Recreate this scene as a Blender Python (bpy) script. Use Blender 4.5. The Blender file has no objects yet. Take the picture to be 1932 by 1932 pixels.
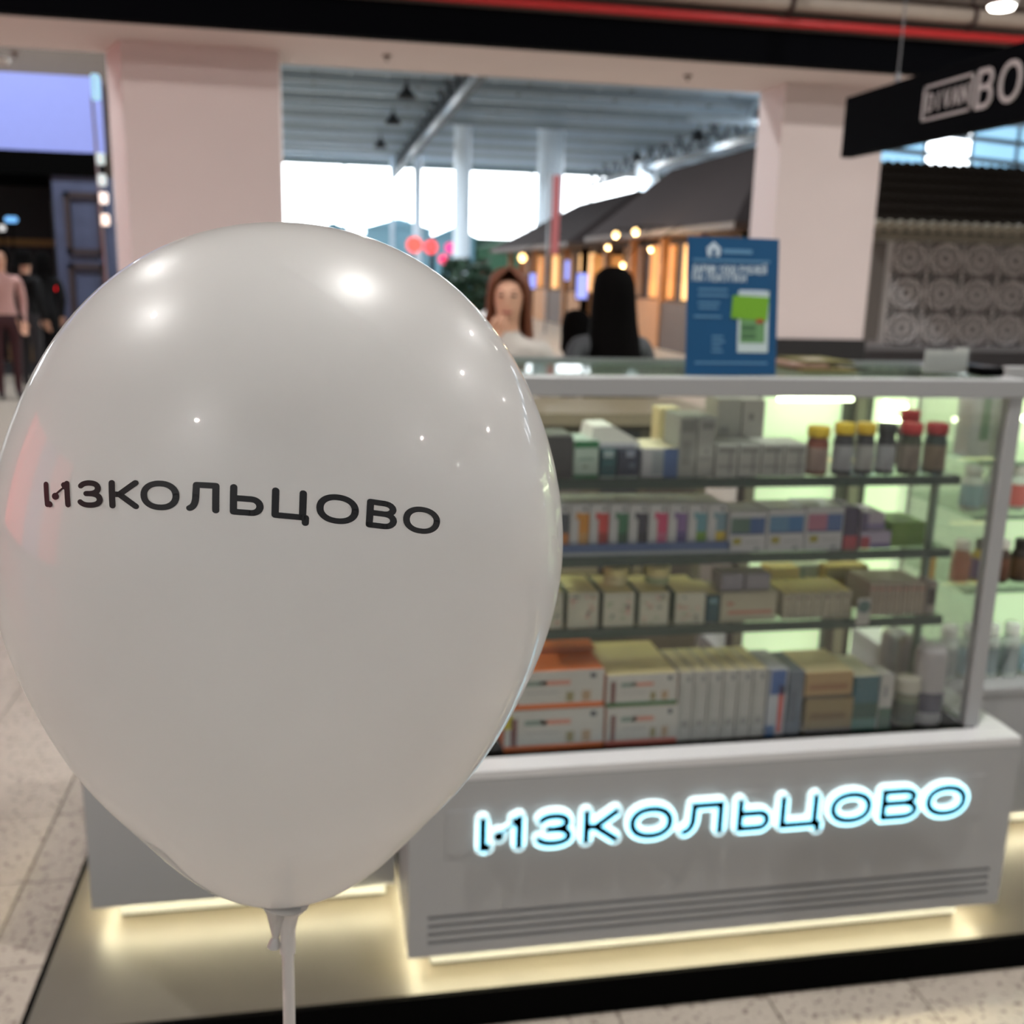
import bpy, bmesh, math, random
from math import sin, cos, pi, radians as R, atan2, hypot
from mathutils import Vector, Matrix
random.seed(7)
SC = bpy.context.scene
COL = SC.collection

# ------------------------------------------------------------------ camera
CAM = Vector((0, 0, 1.55)); F = 1935.0; CEN = 966.0
YAW, PIT, ROL = R(10.776), R(13.208), R(-1.54)
_fw = Vector((sin(YAW)*cos(PIT), cos(YAW)*cos(PIT), -sin(PIT)))
_r0 = Vector((cos(YAW), -sin(YAW), 0)); _d0 = _fw.cross(_r0)
_rt = cos(ROL)*_r0 + sin(ROL)*_d0; _dn = -sin(ROL)*_r0 + cos(ROL)*_d0
def ray(x, y): return _rt*((x-CEN)/F) + _dn*((y-CEN)/F) + _fw
def atY(x, y, Y): r = ray(x, y); return CAM + r*(Y/r.y)
def atZ(x, y, Z): r = ray(x, y); return CAM + r*((Z-CAM.z)/r.z)
def atX(x, y, X): r = ray(x, y); return CAM + r*(X/r.x)
cd = bpy.data.cameras.new('camera'); cam = bpy.data.objects.new('camera', cd); COL.objects.link(cam)
cam.matrix_world = Matrix(((_rt.x, -_dn.x, -_fw.x, CAM.x), (_rt.y, -_dn.y, -_fw.y, CAM.y), (_rt.z, -_dn.z, -_fw.z, CAM.z), (0, 0, 0, 1)))
cd.sensor_width = 36; cd.lens = 36*F/1932.0; cd.clip_start = .02; cd.clip_end = 300
cd.dof.use_dof = True; cd.dof.focus_distance = 0.385; cd.dof.aperture_fstop = 12.5
SC.camera = cam
# ------------------------------------------------------------------ world, exposure
w = bpy.data.worlds.new('world'); SC.world = w; w.use_nodes = True
w.node_tree.nodes['Background'].inputs[0].default_value = (.88, .94, 1, 1)
w.node_tree.nodes['Background'].inputs[1].default_value = .47
SC.view_settings.view_transform = 'Standard'; SC.view_settings.look = 'None'
cy = SC.cycles; cy.max_bounces = 4; cy.diffuse_bounces = 3; cy.glossy_bounces = 2; cy.transmission_bounces = 3; cy.transparent_max_bounces = 14
cy.caustics_reflective = False; cy.caustics_refractive = False; cy.use_adaptive_sampling = True; cy.adaptive_threshold = .22; cy.adaptive_min_samples = 16; cy.use_denoising = True; cy.sample_clamp_indirect = 4.0
SC.view_settings.exposure = 0.0; SC.view_settings.gamma = 1.0
LAMP_W = 84.0        # watts of one ceiling downlight

# ------------------------------------------------------------------ materials
MATS = {}
def lin(c):
    return tuple(((v/255)/12.92 if v/255 <= .04045 else ((v/255+.055)/1.055)**2.4) for v in c)
def mat(name, rgb, rough=.5, metal=0., var=.06, scale=12., bump=0., emit=0., ecol=None, coat=0., spec=.5):
    """rgb in sRGB 0-255; noise gives a slight procedural variation"""
    if name in MATS: return MATS[name]
    m = bpy.data.materials.new(name); m.use_nodes = True; nt = m.node_tree; N = nt.nodes; L = nt.links
    b = N['Principled BSDF']; c = lin(rgb)
    tc = N.new('ShaderNodeTexCoord'); nz = N.new('ShaderNodeTexNoise'); nz.inputs['Scale'].default_value = scale; nz.inputs['Detail'].default_value = 3
    L.new(tc.outputs['Object'], nz.inputs['Vector'])
    mx = N.new('ShaderNodeMix'); mx.data_type = 'RGBA'
    mx.inputs[6].default_value = (*[max(0, v*(1-var)) for v in c], 1); mx.inputs[7].default_value = (*[min(1, v*(1+var)) for v in c], 1)
    L.new(nz.outputs['Fac'], mx.inputs[0]); L.new(mx.outputs[2], b.inputs['Base Color'])
    b.inputs['Roughness'].default_value = rough; b.inputs['Metallic'].default_value = metal
    b.inputs['Specular IOR Level'].default_value = spec
    if coat: b.inputs['Coat Weight'].default_value = coat; b.inputs['Coat Roughness'].default_value = .03
    if bump:
        bp = N.new('ShaderNodeBump'); bp.inputs['Strength'].default_value = bump; bp.inputs['Distance'].default_value = .01
        L.new(nz.outputs['Fac'], bp.inputs['Height']); L.new(bp.outputs[0], b.inputs['Normal'])
    if emit:
        b.inputs['Emission Color'].default_value = (*lin(ecol or rgb), 1); b.inputs['Emission Strength'].default_value = emit
    MATS[name] = m; return m
def glass(name, tint=(.92, .97, .94), refl=.07):
    if name in MATS: return MATS[name]
    m = bpy.data.materials.new(name); m.use_nodes = True; nt = m.node_tree; N = nt.nodes; L = nt.links
    N.remove(N['Principled BSDF']); o = N['Material Output']
    t = N.new('ShaderNodeBsdfTransparent'); t.inputs[0].default_value = (*tint, 1)
    g = N.new('ShaderNodeBsdfGlossy'); g.inputs['Roughness'].default_value = .02
    fr = N.new('ShaderNodeLayerWeight'); fr.inputs[0].default_value = .25
    mu = N.new('ShaderNodeMath'); mu.operation = 'MULTIPLY_ADD'; mu.inputs[1].default_value = .5; mu.inputs[2].default_value = refl
    L.new(fr.outputs['Fresnel'], mu.inputs[0])
    x = N.new('ShaderNodeMixShader'); L.new(mu.outputs[0], x.inputs[0]); L.new(t.outputs[0], x.inputs[1]); L.new(g.outputs[0], x.inputs[2])
    L.new(x.outputs[0], o.inputs[0]); MATS[name] = m; return m
def terrazzo(name, base, chip, joint=None, tile=.343, ox=0., oy=0., rough=.35):
    m = bpy.data.materials.new(name); m.use_nodes = True; nt = m.node_tree; N = nt.nodes; L = nt.links; b = N['Principled BSDF']
    tc = N.new('ShaderNodeTexCoord'); geo = N.new('ShaderNodeNewGeometry')
    def ramp(src, lo, hi):
        r = N.new('ShaderNodeMapRange'); r.inputs[1].default_value = lo; r.inputs[2].default_value = hi; L.new(src, r.inputs[0]); return r.outputs[0]
    def noise(s, d=2):
        n = N.new('ShaderNodeTexNoise'); n.inputs['Scale'].default_value = s; n.inputs['Detail'].default_value = d; L.new(geo.outputs['Position'], n.inputs['Vector']); return n.outputs['Fac']
    def mix(f, a, c):
        x = N.new('ShaderNodeMix'); x.data_type = 'RGBA'; L.new(f, x.inputs[0])
        for i, v in ((6, a), (7, c)):
            if isinstance(v, tuple): x.inputs[i].default_value = (*v, 1)
            else: L.new(v, x.inputs[i])
        return x.outputs[2]
    c0 = lin(base); c1 = tuple(v*1.18 for v in c0)
    col = mix(noise(9), c0, c1)
    col = mix(ramp(noise(55, 1), .60, .68), col, lin(chip))
    col = mix(ramp(noise(120, 1), .66, .72), col, tuple(v*.75 for v in lin(chip)))
    if joint:
        sp = N.new('ShaderNodeSeparateXYZ'); L.new(geo.outputs['Position'], sp.inputs[0]); outs = []
        for ax, off in ((0, ox), (1, oy)):
            a = N.new('ShaderNodeMath'); a.operation = 'SUBTRACT'; a.inputs[1].default_value = off; L.new(sp.outputs[ax], a.inputs[0])
            p = N.new('ShaderNodeMath'); p.operation = 'PINGPONG'; p.inputs[1].default_value = tile/2; L.new(a.outputs[0], p.inputs[0])
            l = N.new('ShaderNodeMath'); l.operation = 'LESS_THAN'; l.inputs[1].default_value = .003; L.new(p.outputs[0], l.inputs[0]); outs.append(l.outputs[0])
        mxm = N.new('ShaderNodeMath'); mxm.operation = 'MAXIMUM'; L.new(outs[0], mxm.inputs[0]); L.new(outs[1], mxm.inputs[1])
        col = mix(mxm.outputs[0], col, lin(joint))
    L.new(col, b.inputs['Base Color']); b.inputs['Roughness'].default_value = rough
    return m

# ------------------------------------------------------------------ mesh builder
class MB:
    def __init__(s): s.v = []; s.f = []; s.m = []; s.mats = []
    def mi(s, m):
        if m not in s.mats: s.mats.append(m)
        return s.mats.index(m)
    def add(s, vs, fs, m):
        o = len(s.v); k = s.mi(m); s.v += [tuple(v) for v in vs]
        for f in fs: s.f.append([i+o for i in f]); s.m.append(k)
        return s
    def box(s, x0, x1, y0, y1, z0, z1, m, c=0.):
        if c <= 0:
            vs = [(x, y, z) for z in (z0, z1) for y in (y0, y1) for x in (x0, x1)]
            return s.add(vs, [(0, 2, 3, 1), (4, 5, 7, 6), (0, 1, 5, 4), (2, 6, 7, 3), (0, 4, 6, 2), (1, 3, 7, 5)], m)
        bm = bmesh.new(); bmesh.ops.create_cube(bm, size=1)
        for v in bm.verts: v.co = Vector((x0+(x1-x0)*(v.co.x+.5), y0+(y1-y0)*(v.co.y+.5), z0+(z1-z0)*(v.co.z+.5)))
        bmesh.ops.bevel(bm, geom=bm.edges[:], offset=c, segments=1, affect='EDGES')
        bm.verts.index_update(); s.add([v.co for v in bm.verts], [[v.index for v in f.verts] for f in bm.faces], m); bm.free(); return s
    def quad(s, pts, m): return s.add(pts, [tuple(range(len(pts)))], m)
    def prism(s, pts, dvec, m):
        """extrude polygon pts (3D) by dvec"""
        n = len(pts); d = Vector(dvec); vs = [Vector(p) for p in pts] + [Vector(p)+d for p in pts]
        return s.add(vs, [tuple(range(n))[::-1], tuple(range(n, 2*n))] + [(i, (i+1) % n, n+(i+1) % n, n+i) for i in range(n)], m)
    def tube(s, pts, r, m, n=10, cap=True):
        pts = [Vector(p) for p in pts]; rs = r if isinstance(r, (list, tuple)) else [r]*len(pts); vs = []; fs = []
        for i, p in enumerate(pts):
            t = (pts[min(i+1, len(pts)-1)]-pts[max(i-1, 0)]).normalized()
            a = t.orthogonal().normalized() if i == 0 else (a - t*a.dot(t)).normalized()
            b = t.cross(a)
            vs += [p+(a*cos(2*pi*k/n)+b*sin(2*pi*k/n))*rs[i] for k in range(n)]
        for i in range(len(pts)-1):
            fs += [(i*n+k, i*n+(k+1) % n, (i+1)*n+(k+1) % n, (i+1)*n+k) for k in range(n)]
        if cap: fs += [tuple(range(n))[::-1], tuple(range((len(pts)-1)*n, len(pts)*n))]
        return s.add(vs, fs, m)
    def lathe(s, prof, m, n=20, at=(0, 0, 0)):
        vs = [(at[0]+r*cos(2*pi*k/n), at[1]+r*sin(2*pi*k/n), at[2]+z) for r, z in prof for k in range(n)]; q = len(prof)
        fs = [(i*n+k, i*n+(k+1) % n, (i+1)*n+(k+1) % n, (i+1)*n+k) for i in range(q-1) for k in range(n)]
        fs += [tuple(range(n))[::-1], tuple(range((q-1)*n, q*n))]
        return s.add(vs, fs, m)
    def build(s, name, parent=None, smooth=False, loc=(0, 0, 0)):
        me = bpy.data.meshes.new(name); me.from_pydata([tuple(v) for v in s.v], [], s.f)
        for m in s.mats: me.materials.append(m)
        me.polygons.foreach_set('material_index', s.m)
        if smooth: me.polygons.foreach_set('use_smooth', [True]*len(s.f))
        me.update(); o = bpy.data.objects.new(name, me); COL.objects.link(o); o.location = loc
        if smooth and smooth != 'all':
            try: me.set_sharp_from_angle(angle=R(40))
            except Exception: pass
        if parent: o.parent = parent
        return o
def tag(o, label=None, cat=None, group=None, kind=None):
    for k, v in (('label', label), ('category', cat), ('group', group), ('kind', kind)):
        if v: o[k] = v
    return o
def empty(name, loc=(0, 0, 0), rz=0):
    o = bpy.data.objects.new(name, None); COL.objects.link(o); o.location = loc; o.rotation_euler = (0, 0, rz); o.empty_display_size = .1; return o
ORD = ['first', 'second', 'third', 'fourth', 'fifth', 'sixth', 'seventh', 'eighth', 'ninth', 'tenth', 'eleventh', 'twelfth']

# ------------------------------------------------------------------ stroke lettering
def arc(cx, cy, rx, ry, a0, a1, n=14, p=1.0):
    out = []
    for i in range(n+1):
        a = R(a0+(a1-a0)*i/n); c, s_ = cos(a), sin(a)
        out.append((cx+rx*math.copysign(abs(c)**p, c), cy+ry*math.copysign(abs(s_)**p, s_)))
    return out
def glyph(ch, w):
    """centre-line strokes in a box 0..w by 0..1 (already inset); returns list of polylines and list of dots (x, y, r)"""
    L, D = [], []; M_ = w/2
    if ch == 'ZZ': pass
    elif ch in 'ОO0': L = [arc(M_, .5, M_, .5, 0, 360, 30, .92)]
    elif ch == 'И*':
        L = [[(.0, 0), (0, 1)], [(w, 0), (w, 1)]]; D = [(.12, .02, .13), (.42*w+.02, .40, .15), (w-.13, .93, .11), (w-.05, .8, .1)]
        L.append([(.42*w+.05, .5), (w-.1, .85)])
    elif ch == 'И': L = [[(0, 1), (0, 0), (w, 1), (w, 0)]]
    elif ch == 'Й': L = [[(0, 1), (0, 0), (w, 1), (w, 0)], arc(M_, 1.35, .2, .15, 180, 360, 6)]
    elif ch == 'З': L = [arc(M_, .76, M_*.86, .24, 155, -90, 16, .9), arc(M_, .26, M_, .26, 90, -155, 16, .9), [(.36*w, .52), (.6*w, .52)]]
    elif ch == 'К': L = [[(0, 0), (0, 1)], [(0, .5), (.32*w, .5)], [(w, 1), (.32*w, .5), (w, 0)]]
    elif ch == 'Л': L = [[(w, 0), (w, 1), (.3*w, 1), (.28*w, .5)] + arc(.02*w, .5, .26*w, .47, 0, -82, 8)]
    elif ch == 'Ь': L = [[(0, 1), (0, 0), (w-.28, 0)] + arc(w-.28, .28, .28, .28, -90, 90, 10) + [(0, .56)]]
    elif ch == 'Ц': L = [[(0, 1), (0, 0), (w*.9, 0), (w*.9, 1)], [(w*.9, 0), (w, 0), (w, -.22)]]
    elif ch in 'ВB': L = [[(0, 0), (0, 1), (w*.6, 1)] + arc(w*.6, .77, w*.34, .23, 90, -90, 8) + [(0, .54)], [(0, 0), (w*.64, 0)] + arc(w*.64, .27, w*.36, .27, -90, 90, 8)]
    elif ch == 'Д': L = [[(0, -.2), (0, 0), (w, 0), (w, -.2)], [(.12*w, 0), (.3*w, 1), (.85*w, 1), (.85*w, 0)]]
    elif ch in 'АA': L = [[(0, 0), (M_, 1), (w, 0)], [(.2*w, .35), (.8*w, .35)]]
    elif ch == 'Р': L = [[(0, 0), (0, 1), (w*.6, 1)] + arc(w*.6, .74, w*.4, .26, 90, -90, 8) + [(0, .48)]]
    elif ch == 'М': L = [[(0, 0), (0, 1), (M_, .3), (w, 1), (w, 0)]]
    elif ch == '1': L = [[(.2*w, .75), (.6*w, 1), (.6*w, 0)]]
    elif ch == 'У': L = [[(0, 1), (M_, .4)], [(w, 1), (.2*w, 0)]]
    elif ch == 'Б': L = [[(w, 1), (0, 1), (0, 0), (w*.6, 0)] + arc(w*.6, .28, w*.4, .28, -90, 90, 8) + [(0, .56)]]
    elif ch == 'Е': L = [[(w, 1), (0, 1), (0, 0), (w, 0)], [(0, .5), (w*.85, .5)]]
    elif ch == 'Н': L = [[(0, 0), (0, 1)], [(w, 0), (w, 1)], [(0, .5), (w, .5)]]
    elif ch == 'П': L = [[(0, 0), (0, 1), (w, 1), (w, 0)]]
    elif ch == 'D': L = [[(0, 0), (0, 1), (w*.45, 1)] + arc(w*.45, .5, w*.55, .5, 90, -90, 12) + [(0, 0)]]
    elif ch == 'I': L = [[(M_, 0), (M_, 1)]]
    elif ch == 'V': L = [[(0, 1), (M_, 0), (w, 1)]]
    elif ch == 'N': L = [[(0, 0), (0, 1), (w, 0), (w, 1)]]
    elif ch == 'S': L = [arc(M_, .75, M_, .25, 20, 270, 12) + arc(M_, .25, M_, .25, 90, -160, 12)[1:]]
    return L, D
def stroke_pieces(ch, w, th, step=.22, link=.4):
    """convex 2D polygons covering the strokes"""
    L, D = glyph(ch, w); h = th/2; P = []
    for li, pl in enumerate(L):
        hh = h*(link if (ch == 'И*' and li == 2) else 1)
        q = []
        for a, b in zip(pl[:-1], pl[1:]):
            n = max(1, int(math.ceil(hypot(b[0]-a[0], b[1]-a[1])/step)))
            q += [(a[0]+(b[0]-a[0])*k/n, a[1]+(b[1]-a[1])*k/n) for k in range(n)]
        q.append(pl[-1])
        for a, b in zip(q[:-1], q[1:]):
            dx, dy = b[0]-a[0], b[1]-a[1]; l = hypot(dx, dy)
            if l < 1e-6: continue
            nx, ny = -dy/l*hh, dx/l*hh
            P.append([(a[0]-nx, a[1]-ny), (b[0]-nx, b[1]-ny), (b[0]+nx, b[1]+ny), (a[0]+nx, a[1]+ny)])
        for p in q: P.append([(p[0]+hh*cos(2*pi*k/12), p[1]+hh*sin(2*pi*k/12)) for k in range(12)])
    k_ = th/.2
    for x, y, r in D:
        r2 = r*(.55+.45*k_) if k_ < 1 else r+(th-.2)/2
        P.append([(x+r2*cos(2*pi*k/16), y+r2*sin(2*pi*k/16)) for k in range(16)])
    return P
def letter(ch, w, th, f, m, depth=None, name='letter', parent=None, jit=None):
    """f maps letter coordinates (x, y) to 3D; depth = optional extrusion vector"""
    b = MB()
    for k, poly in enumerate(stroke_pieces(ch, w, th)):
        pts = [Vector(f(x, y)) for x, y in poly]
        if jit: pts = [q_+Vector(jit)*k for q_ in pts]
        if depth: b.prism(pts, depth, m)
        else: b.quad(pts, m)
    return b.build(name, parent)

# ------------------------------------------------------------------ common materials
WHITE = mat('white_laminate', (159, 160, 160), .38, var=.015, scale=4)
CREAM = mat('plaster_cream', (224, 210, 207), .75, var=.03, scale=3, bump=.05)
BLACKM = mat('black_metal', (14, 14, 16), .45, var=.1)
NAVYB = mat('black_navy_panel', (6, 7, 11), .8, var=.08, spec=.04)
DARK = mat('dark_void_panel', (20, 19, 22), .7)
STEEL = mat('brushed_steel', (150, 152, 155), .35, .8)
GLS = glass('clear_glass', (.985, .993, .987), .03); GLSG = glass('green_edge_glass', (.92, .965, .935), .04)
GEDGE = mat('glass_edge_green', (46, 66, 58), .25, var=.1)
LEDW = mat('led_warm', (255, 246, 205), .5, emit=36., ecol=(255, 243, 200))
LEDG = mat('led_tube', (245, 255, 225), .5, emit=9., ecol=(240, 255, 208))
BACKLIT = mat('backlit_panel', (214, 232, 200), .6, emit=.6, ecol=(208, 234, 184), var=.05, scale=2)
INK = mat('black_ink', (22, 21, 23), .5, var=.1)
BLK = mat('matte_black', (2, 2, 2), .8, spec=.04)
WCARD = mat('white_card', (205, 205, 198), .6, var=.03)
GREYP = mat('grey_print', (140, 142, 138), .6, var=.12, scale=60)

# ================================================================== THE SETTING
TILE = .343; TX, TY = -.763, 2.172-.003
floor_mat = terrazzo('terrazzo_floor', (162, 152, 140), (120, 108, 98), (110, 100, 90), TILE, TX, TY)
tile_mat = terrazzo('terrazzo_tile', (166, 156, 144), (118, 106, 97))
fl = MB().box(-40, 40, -14, 70, -.3, -.0035, floor_mat).build('floor'); tag(fl, kind='structure')
tme = MB().box(-TILE/2+.0018, TILE/2-.0018, -TILE/2+.0018, TILE/2-.0018, -.0032, 0, tile_mat, .001).build('tile', fl)
tcount = 0
def put_tile(i, j):
    global tcount
    o = tme if tcount == 0 else tme.copy()
    if tcount: COL.objects.link(o); o.parent = fl
    o.location = (TX+(i+.5)*TILE, TY+(j+.5)*TILE, 0); tcount += 1
for j in range(-1, 18):
    for i in range(-7-(j > 6)*2, 0): put_tile(i, j)
for j in range(-4, -1):
    for i in range(-1, 9): put_tile(i, j)
# kiosk platform
plat_mat = mat('platform_vinyl', (84, 78, 69), .42, var=.14, scale=7, bump=.02)
pf = MB().box(-.59, 4.4, 1.845, 5.3, 0, .08, plat_mat).build('floor_kiosk_platform'); tag(pf, kind='structure')
tr = MB(); tr.box(-.602, 4.4, 1.832, 1.845, 0, .081, BLK).box(-.602, -.59, 1.845, 5.3, 0, .081, BLK).build('platform_edging', pf)
# soffit, fascia and columns of the gallery
st = MB().box(-16, 16, 7.3, 8.33, 3.0, 3.06, CREAM).build('ceiling_soffit'); tag(st, kind='structure')
fa = MB().box(-16, 16, 7.2, 7.3, 3.0, 3.22, NAVYB, .004).build('trim_1'); tag(fa, kind='structure')
fb = MB().box(-16, 16, 8.25, 8.33, 3.06, 8.5, mat('upper_wall_brown', (126, 110, 100), .8)).build('wall_over_soffit'); tag(fb, kind='structure')
for k, (x, y) in enumerate(((730, 104), (1298, 142), (28, 98))):      # recessed sprinkler heads
    p = atZ(x, y, 3.0); b = MB().lathe([(.035, 0), (.03, -.012), (.008, -.02), (.012, -.04)], mat('dull_brass', (110, 90, 80), .4, .6), 14)
    tag(b.build('sprinkler', st, True, (p.x, p.y, 3.0)))
c1 = MB().prism([(-1.293, 7.83, 0), (-.247, 7.83, 0), (-.247, 8.3, 0), (-1.47, 8.3, 0)], (0, 0, 3.0), CREAM).build('column_1'); tag(c1, kind='structure')
c2 = MB(); c2.box(3.52, 4.37, 7.83, 8.3, 1.08, 3.0, CREAM); c2.box(3.5, 4.39, 7.81, 8.32, 0, 1.08, mat('dark_plinth', (30, 28, 28), .5)); c2 = c2.build('column_2'); tag(c2, kind='structure')
# gallery ceiling with services above the kiosk
CEIL = mat('ceiling_brown', (122, 110, 102), .8, var=.08)
ce = MB().box(-8.3, 14, -3.6, 8.25, 4.3, 4.4, CEIL).build('ceiling'); tag(ce, kind='structure')
for k, y in enumerate((5.0, 2.6, .2, -2.2)):
    MB().box(-8.3, 14, y, y+.06, 4.18, 4.3, CEIL).build('ceiling_batten', ce)
def pipe(y, z, r, m, name, label):
    b = MB().tube([(-15, y, z), (15, y, z)], r, m, 14).build(name, None, True); tag(b, label, 'pipe'); return b
pipe(7.12, 3.25, .028, mat('red_paint', (196, 40, 42), .4), 'sprinkler_pipe', 'red sprinkler pipe running just above the black fascia')
pipe(7.05, 3.36, .05, mat('pale_pipe', (172, 158, 146), .5), 'service_pipe', 'thick pale beige service pipe above the red pipe')
pipe(7.6, 3.62, .05, mat('pale_pipe2', (150, 136, 126), .5), 'service_pipe', 'thinner dull beige service pipe close under the ceiling')
for i, px in enumerate((1495, 1838)):
    p = atY(px, 30+i*25, 7.0); b = MB(); m = mat('brown_steel', (58, 40, 36), .6)
    b.tube([(p.x, 7.05+.066*cos(a), 3.36+.066*sin(a)) for a in [k*pi/8 for k in range(17)]], .014, m, 8); b.tube([(p.x, 7.05, 3.425), (p.x, 7.05, 4.3)], .012, m, 8)
    tag(b.build('pipe_hanger'), 'dark brown pipe hanger clamp nearest the ' + ('ceiling lamp' if i else 'middle of the fascia'), 'pipe hanger')

# ceiling downlights
def downlight(x, y, z, r=.052, watt=LAMP_W, label=None, col=(1, .975, .94)):
    t = empty('ceiling_downlight', (x, y, z)); tag(t, label, 'ceiling lamp', 'round ceiling downlights')
    MB().lathe([(r*1.35, .03), (r*1.35, 0), (r*1.08, -.012), (r*1.02, 0), (r*1.02, .02)], mat('lamp_ring', (215, 212, 206), .4), 24).build('ring', t, True)
    ld = bpy.data.lights.new('downlight_disc', 'AREA'); ld.shape = 'DISK'; ld.size = 2*r; ld.energy = watt; ld.color = col
    lo = bpy.data.objects.new('downlight_lamp', ld); COL.objects.link(lo); lo.parent = t; lo.location = (0, 0, -.02)
    return t
spots = [(.93, 1.45), (-2.32, 1.38), (-2.15, 4.05), (-2.79, -2.62), (5.5, -2.56), (4.56, 1.6), (4.18, 4.5), (11.6, -2.65), (9.8, 2.1), (9.2, 6.0)]
for i, (x, y) in enumerate(spots):
    downlight(x, y, 4.3, label='round white ceiling downlight ' + ('over the showcase front', 'over the walkway beside the counter', 'over the walkway near the left column', 'behind the viewer toward the red shop', 'behind the viewer beyond the right side', 'right of the hanging sign', 'between hanging sign and right column', 'farthest right behind the viewer', 'far right level with the kiosk', 'far right near the fascia')[i])

q = atZ(1, 117, 3.0)
downlight(q.x, q.y, 2.998, .05, 18, 'round recessed downlight in the soffit at the left picture edge')
# ------------------------------------------------------------------ hall beyond the gallery
HALLC = mat('hall_deck', (92, 102, 110), .7, var=.18, scale=1.2)
hc = MB().box(-30, 40, 8.4, 61, 7.6, 7.8, HALLC).build('ceiling_hall'); tag(hc, kind='structure')
HB = mat('highbay_fill_shell', (40, 44, 48), .5)
for i in range(6):  # lamps added to brighten the hall; only the rear rows hang in view
    for j in range(4):
        t = empty('high_bay_fill_lamp', ((-12.5, -4.1, 2.8, 14.6)[j], (12, 19, 26, 34.1, 40.1, 48.1)[i], 6.7)); tag(t, 'dark high-bay fill lamp under hall roof, %s row from the gallery, %s from the left' % (ORD[i], ORD[j]), 'ceiling lamp', 'high-bay fill lamps of the hall')
        MB().lathe([(.05, .45), (.1, .3), (.3, .05), (.32, 0), (.30, 0), (.1, .25)], HB, 20).build('fill_lamp_shade', t, True); MB().tube([(0, 0, .4), (0, 0, .70)], .02, HB, 6).build('fill_lamp_hook', t)
        ld = bpy.data.lights.new('high_bay_fill', 'AREA'); ld.shape = 'DISK'; ld.size = .55; ld.energy = 380; ld.color = (.92, .97, 1)
        lo_ = bpy.data.objects.new('high_bay_fill_source', ld); COL.objects.link(lo_); lo_.parent = t; lo_.location = (0, 0, -.02)
PUR = mat('purlin_grey', (150, 165, 176), .5); TRUSS = mat('truss_steel', (58, 68, 76), .6); PUL = mat('pale_beam', (185, 205, 220), .5)
for k in range(14):
    y = 33+k*2.0
    MB().box(-30, 40, y, y+.18, 7.2, 7.6, PUR if k % 2 else PUL).build('purlin', hc)
for k in range(26): MB().box(-7+k*1.15, -6.9+k*1.15, 33, 60, 7.42, 7.58, PUR if k % 3 else TRUSS).build('joist', hc)
for X in (-9.5, 4.2, 15.5):                                         # trusses running into the depth
    b = MB(); b.box(X-.12, X+.12, 12, 60, 6.35, 6.6, TRUSS).box(X-.12, X+.12, 12, 60, 7.3, 7.5, TRUSS)
    for k in range(24): b.tube([(X, 12+2*k, 6.5), (X, 13+2*k, 7.4), (X, 14+2*k, 6.5)], .07, TRUSS, 6)
    b.build('roof_truss', hc)
b = MB()
for k in range(9): b.tube([(14+k*2.2, 34, 6.6), (15.1+k*2.2, 34, 8.4), (16.2+k*2.2, 34, 6.6)], .09, PUR, 6)
b.box(12, 36, 33.9, 34.1, 6.45, 6.65, PUR); b.build('roof_truss', hc)
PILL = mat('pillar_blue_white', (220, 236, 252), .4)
def pillar(n, x, y, r):
    b = MB().lathe([(r*1.15, 0), (r*1.15, .3), (r, .35), (r, 7.25), (r*1.25, 7.4), (r*1.25, 7.6)], PILL, 24).build('column_%d' % n, None, True, (x, y, 0)); tag(b, kind='structure')
pillar(3, 9.62, 44, .56); pillar(4, 6.05, 45, .36); pillar(5, 5.18, 56, .235); pillar(6, 4.0, 58, .12); pillar(7, 15.7, 50, .5)
# far wall with bright glazing
WINL = mat('daylight_pane', (250, 252, 255), .3, emit=6.5, ecol=(244, 250, 255))
FW = mat('far_wall', (70, 96, 82), .7, var=.2, scale=.6)
fw = MB().box(-30, 40, 60, 60.3, 0, 3.35, FW).box(-30, 40, 60, 60.3, 6.95, 7.7, mat('far_header', (98, 112, 112), .7)).build('wall_far'); tag(fw, kind='structure')
wi = empty('window_1'); tag(wi, kind='structure')
MULL = mat('mullion', (130, 145, 150), .5)
for k in range(20):
    x0 = -30+k*3.5; MB().box(x0+.06, x0+3.44, 60.0, 60.05, 3.35, 6.95, WINL).build('pane', wi)
    MB().box(x0-.06, x0+.06, 59.95, 60.1, 3.35, 6.95, MULL).build('mullion', wi)
sw = empty('window_fill_2'); tag(sw, kind='structure')  # side glazing out of view, added to light the hall
for k in range(10):
    y0 = 14+k*4.6; MB().box(-30.05, -30, y0, y0+4.4, 3.0, 7.2, WINL).build('pane', sw); MB().box(-30.1, -29.95, y0+4.4, y0+4.6, 0, 7.6, MULL).build('mullion', sw)  # panes and mullions of the added side glazing
MB().box(-30.1, -30, 10, 60, 0, 3.0, FW).build('fill_sill_wall', sw)
w3 = empty('window_3'); tag(w3, kind='structure')                    # clerestory seen under the hanging sign
SKYB = mat('clerestory_pane', (170, 215, 245), .3, emit=1.1, ecol=(160, 212, 245))
for k in range(16):
    x0 = 14+k*1.6; MB().box(x0, x0+1.5, 31, 31.05, 4.0+.02*k, 6.4, SKYB if k % 3 else WINL).build('pane', w3); MB().box(x0+1.5, x0+1.6, 30.95, 31.1, 4.0, 6.4, MULL).build('mullion', w3)
for z in (4.6, 5.2, 5.8): MB().tube([(13, 30.5, z+.5), (40, 30.5, z-.9)], .08, PUR, 6).build('brace', w3)
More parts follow.
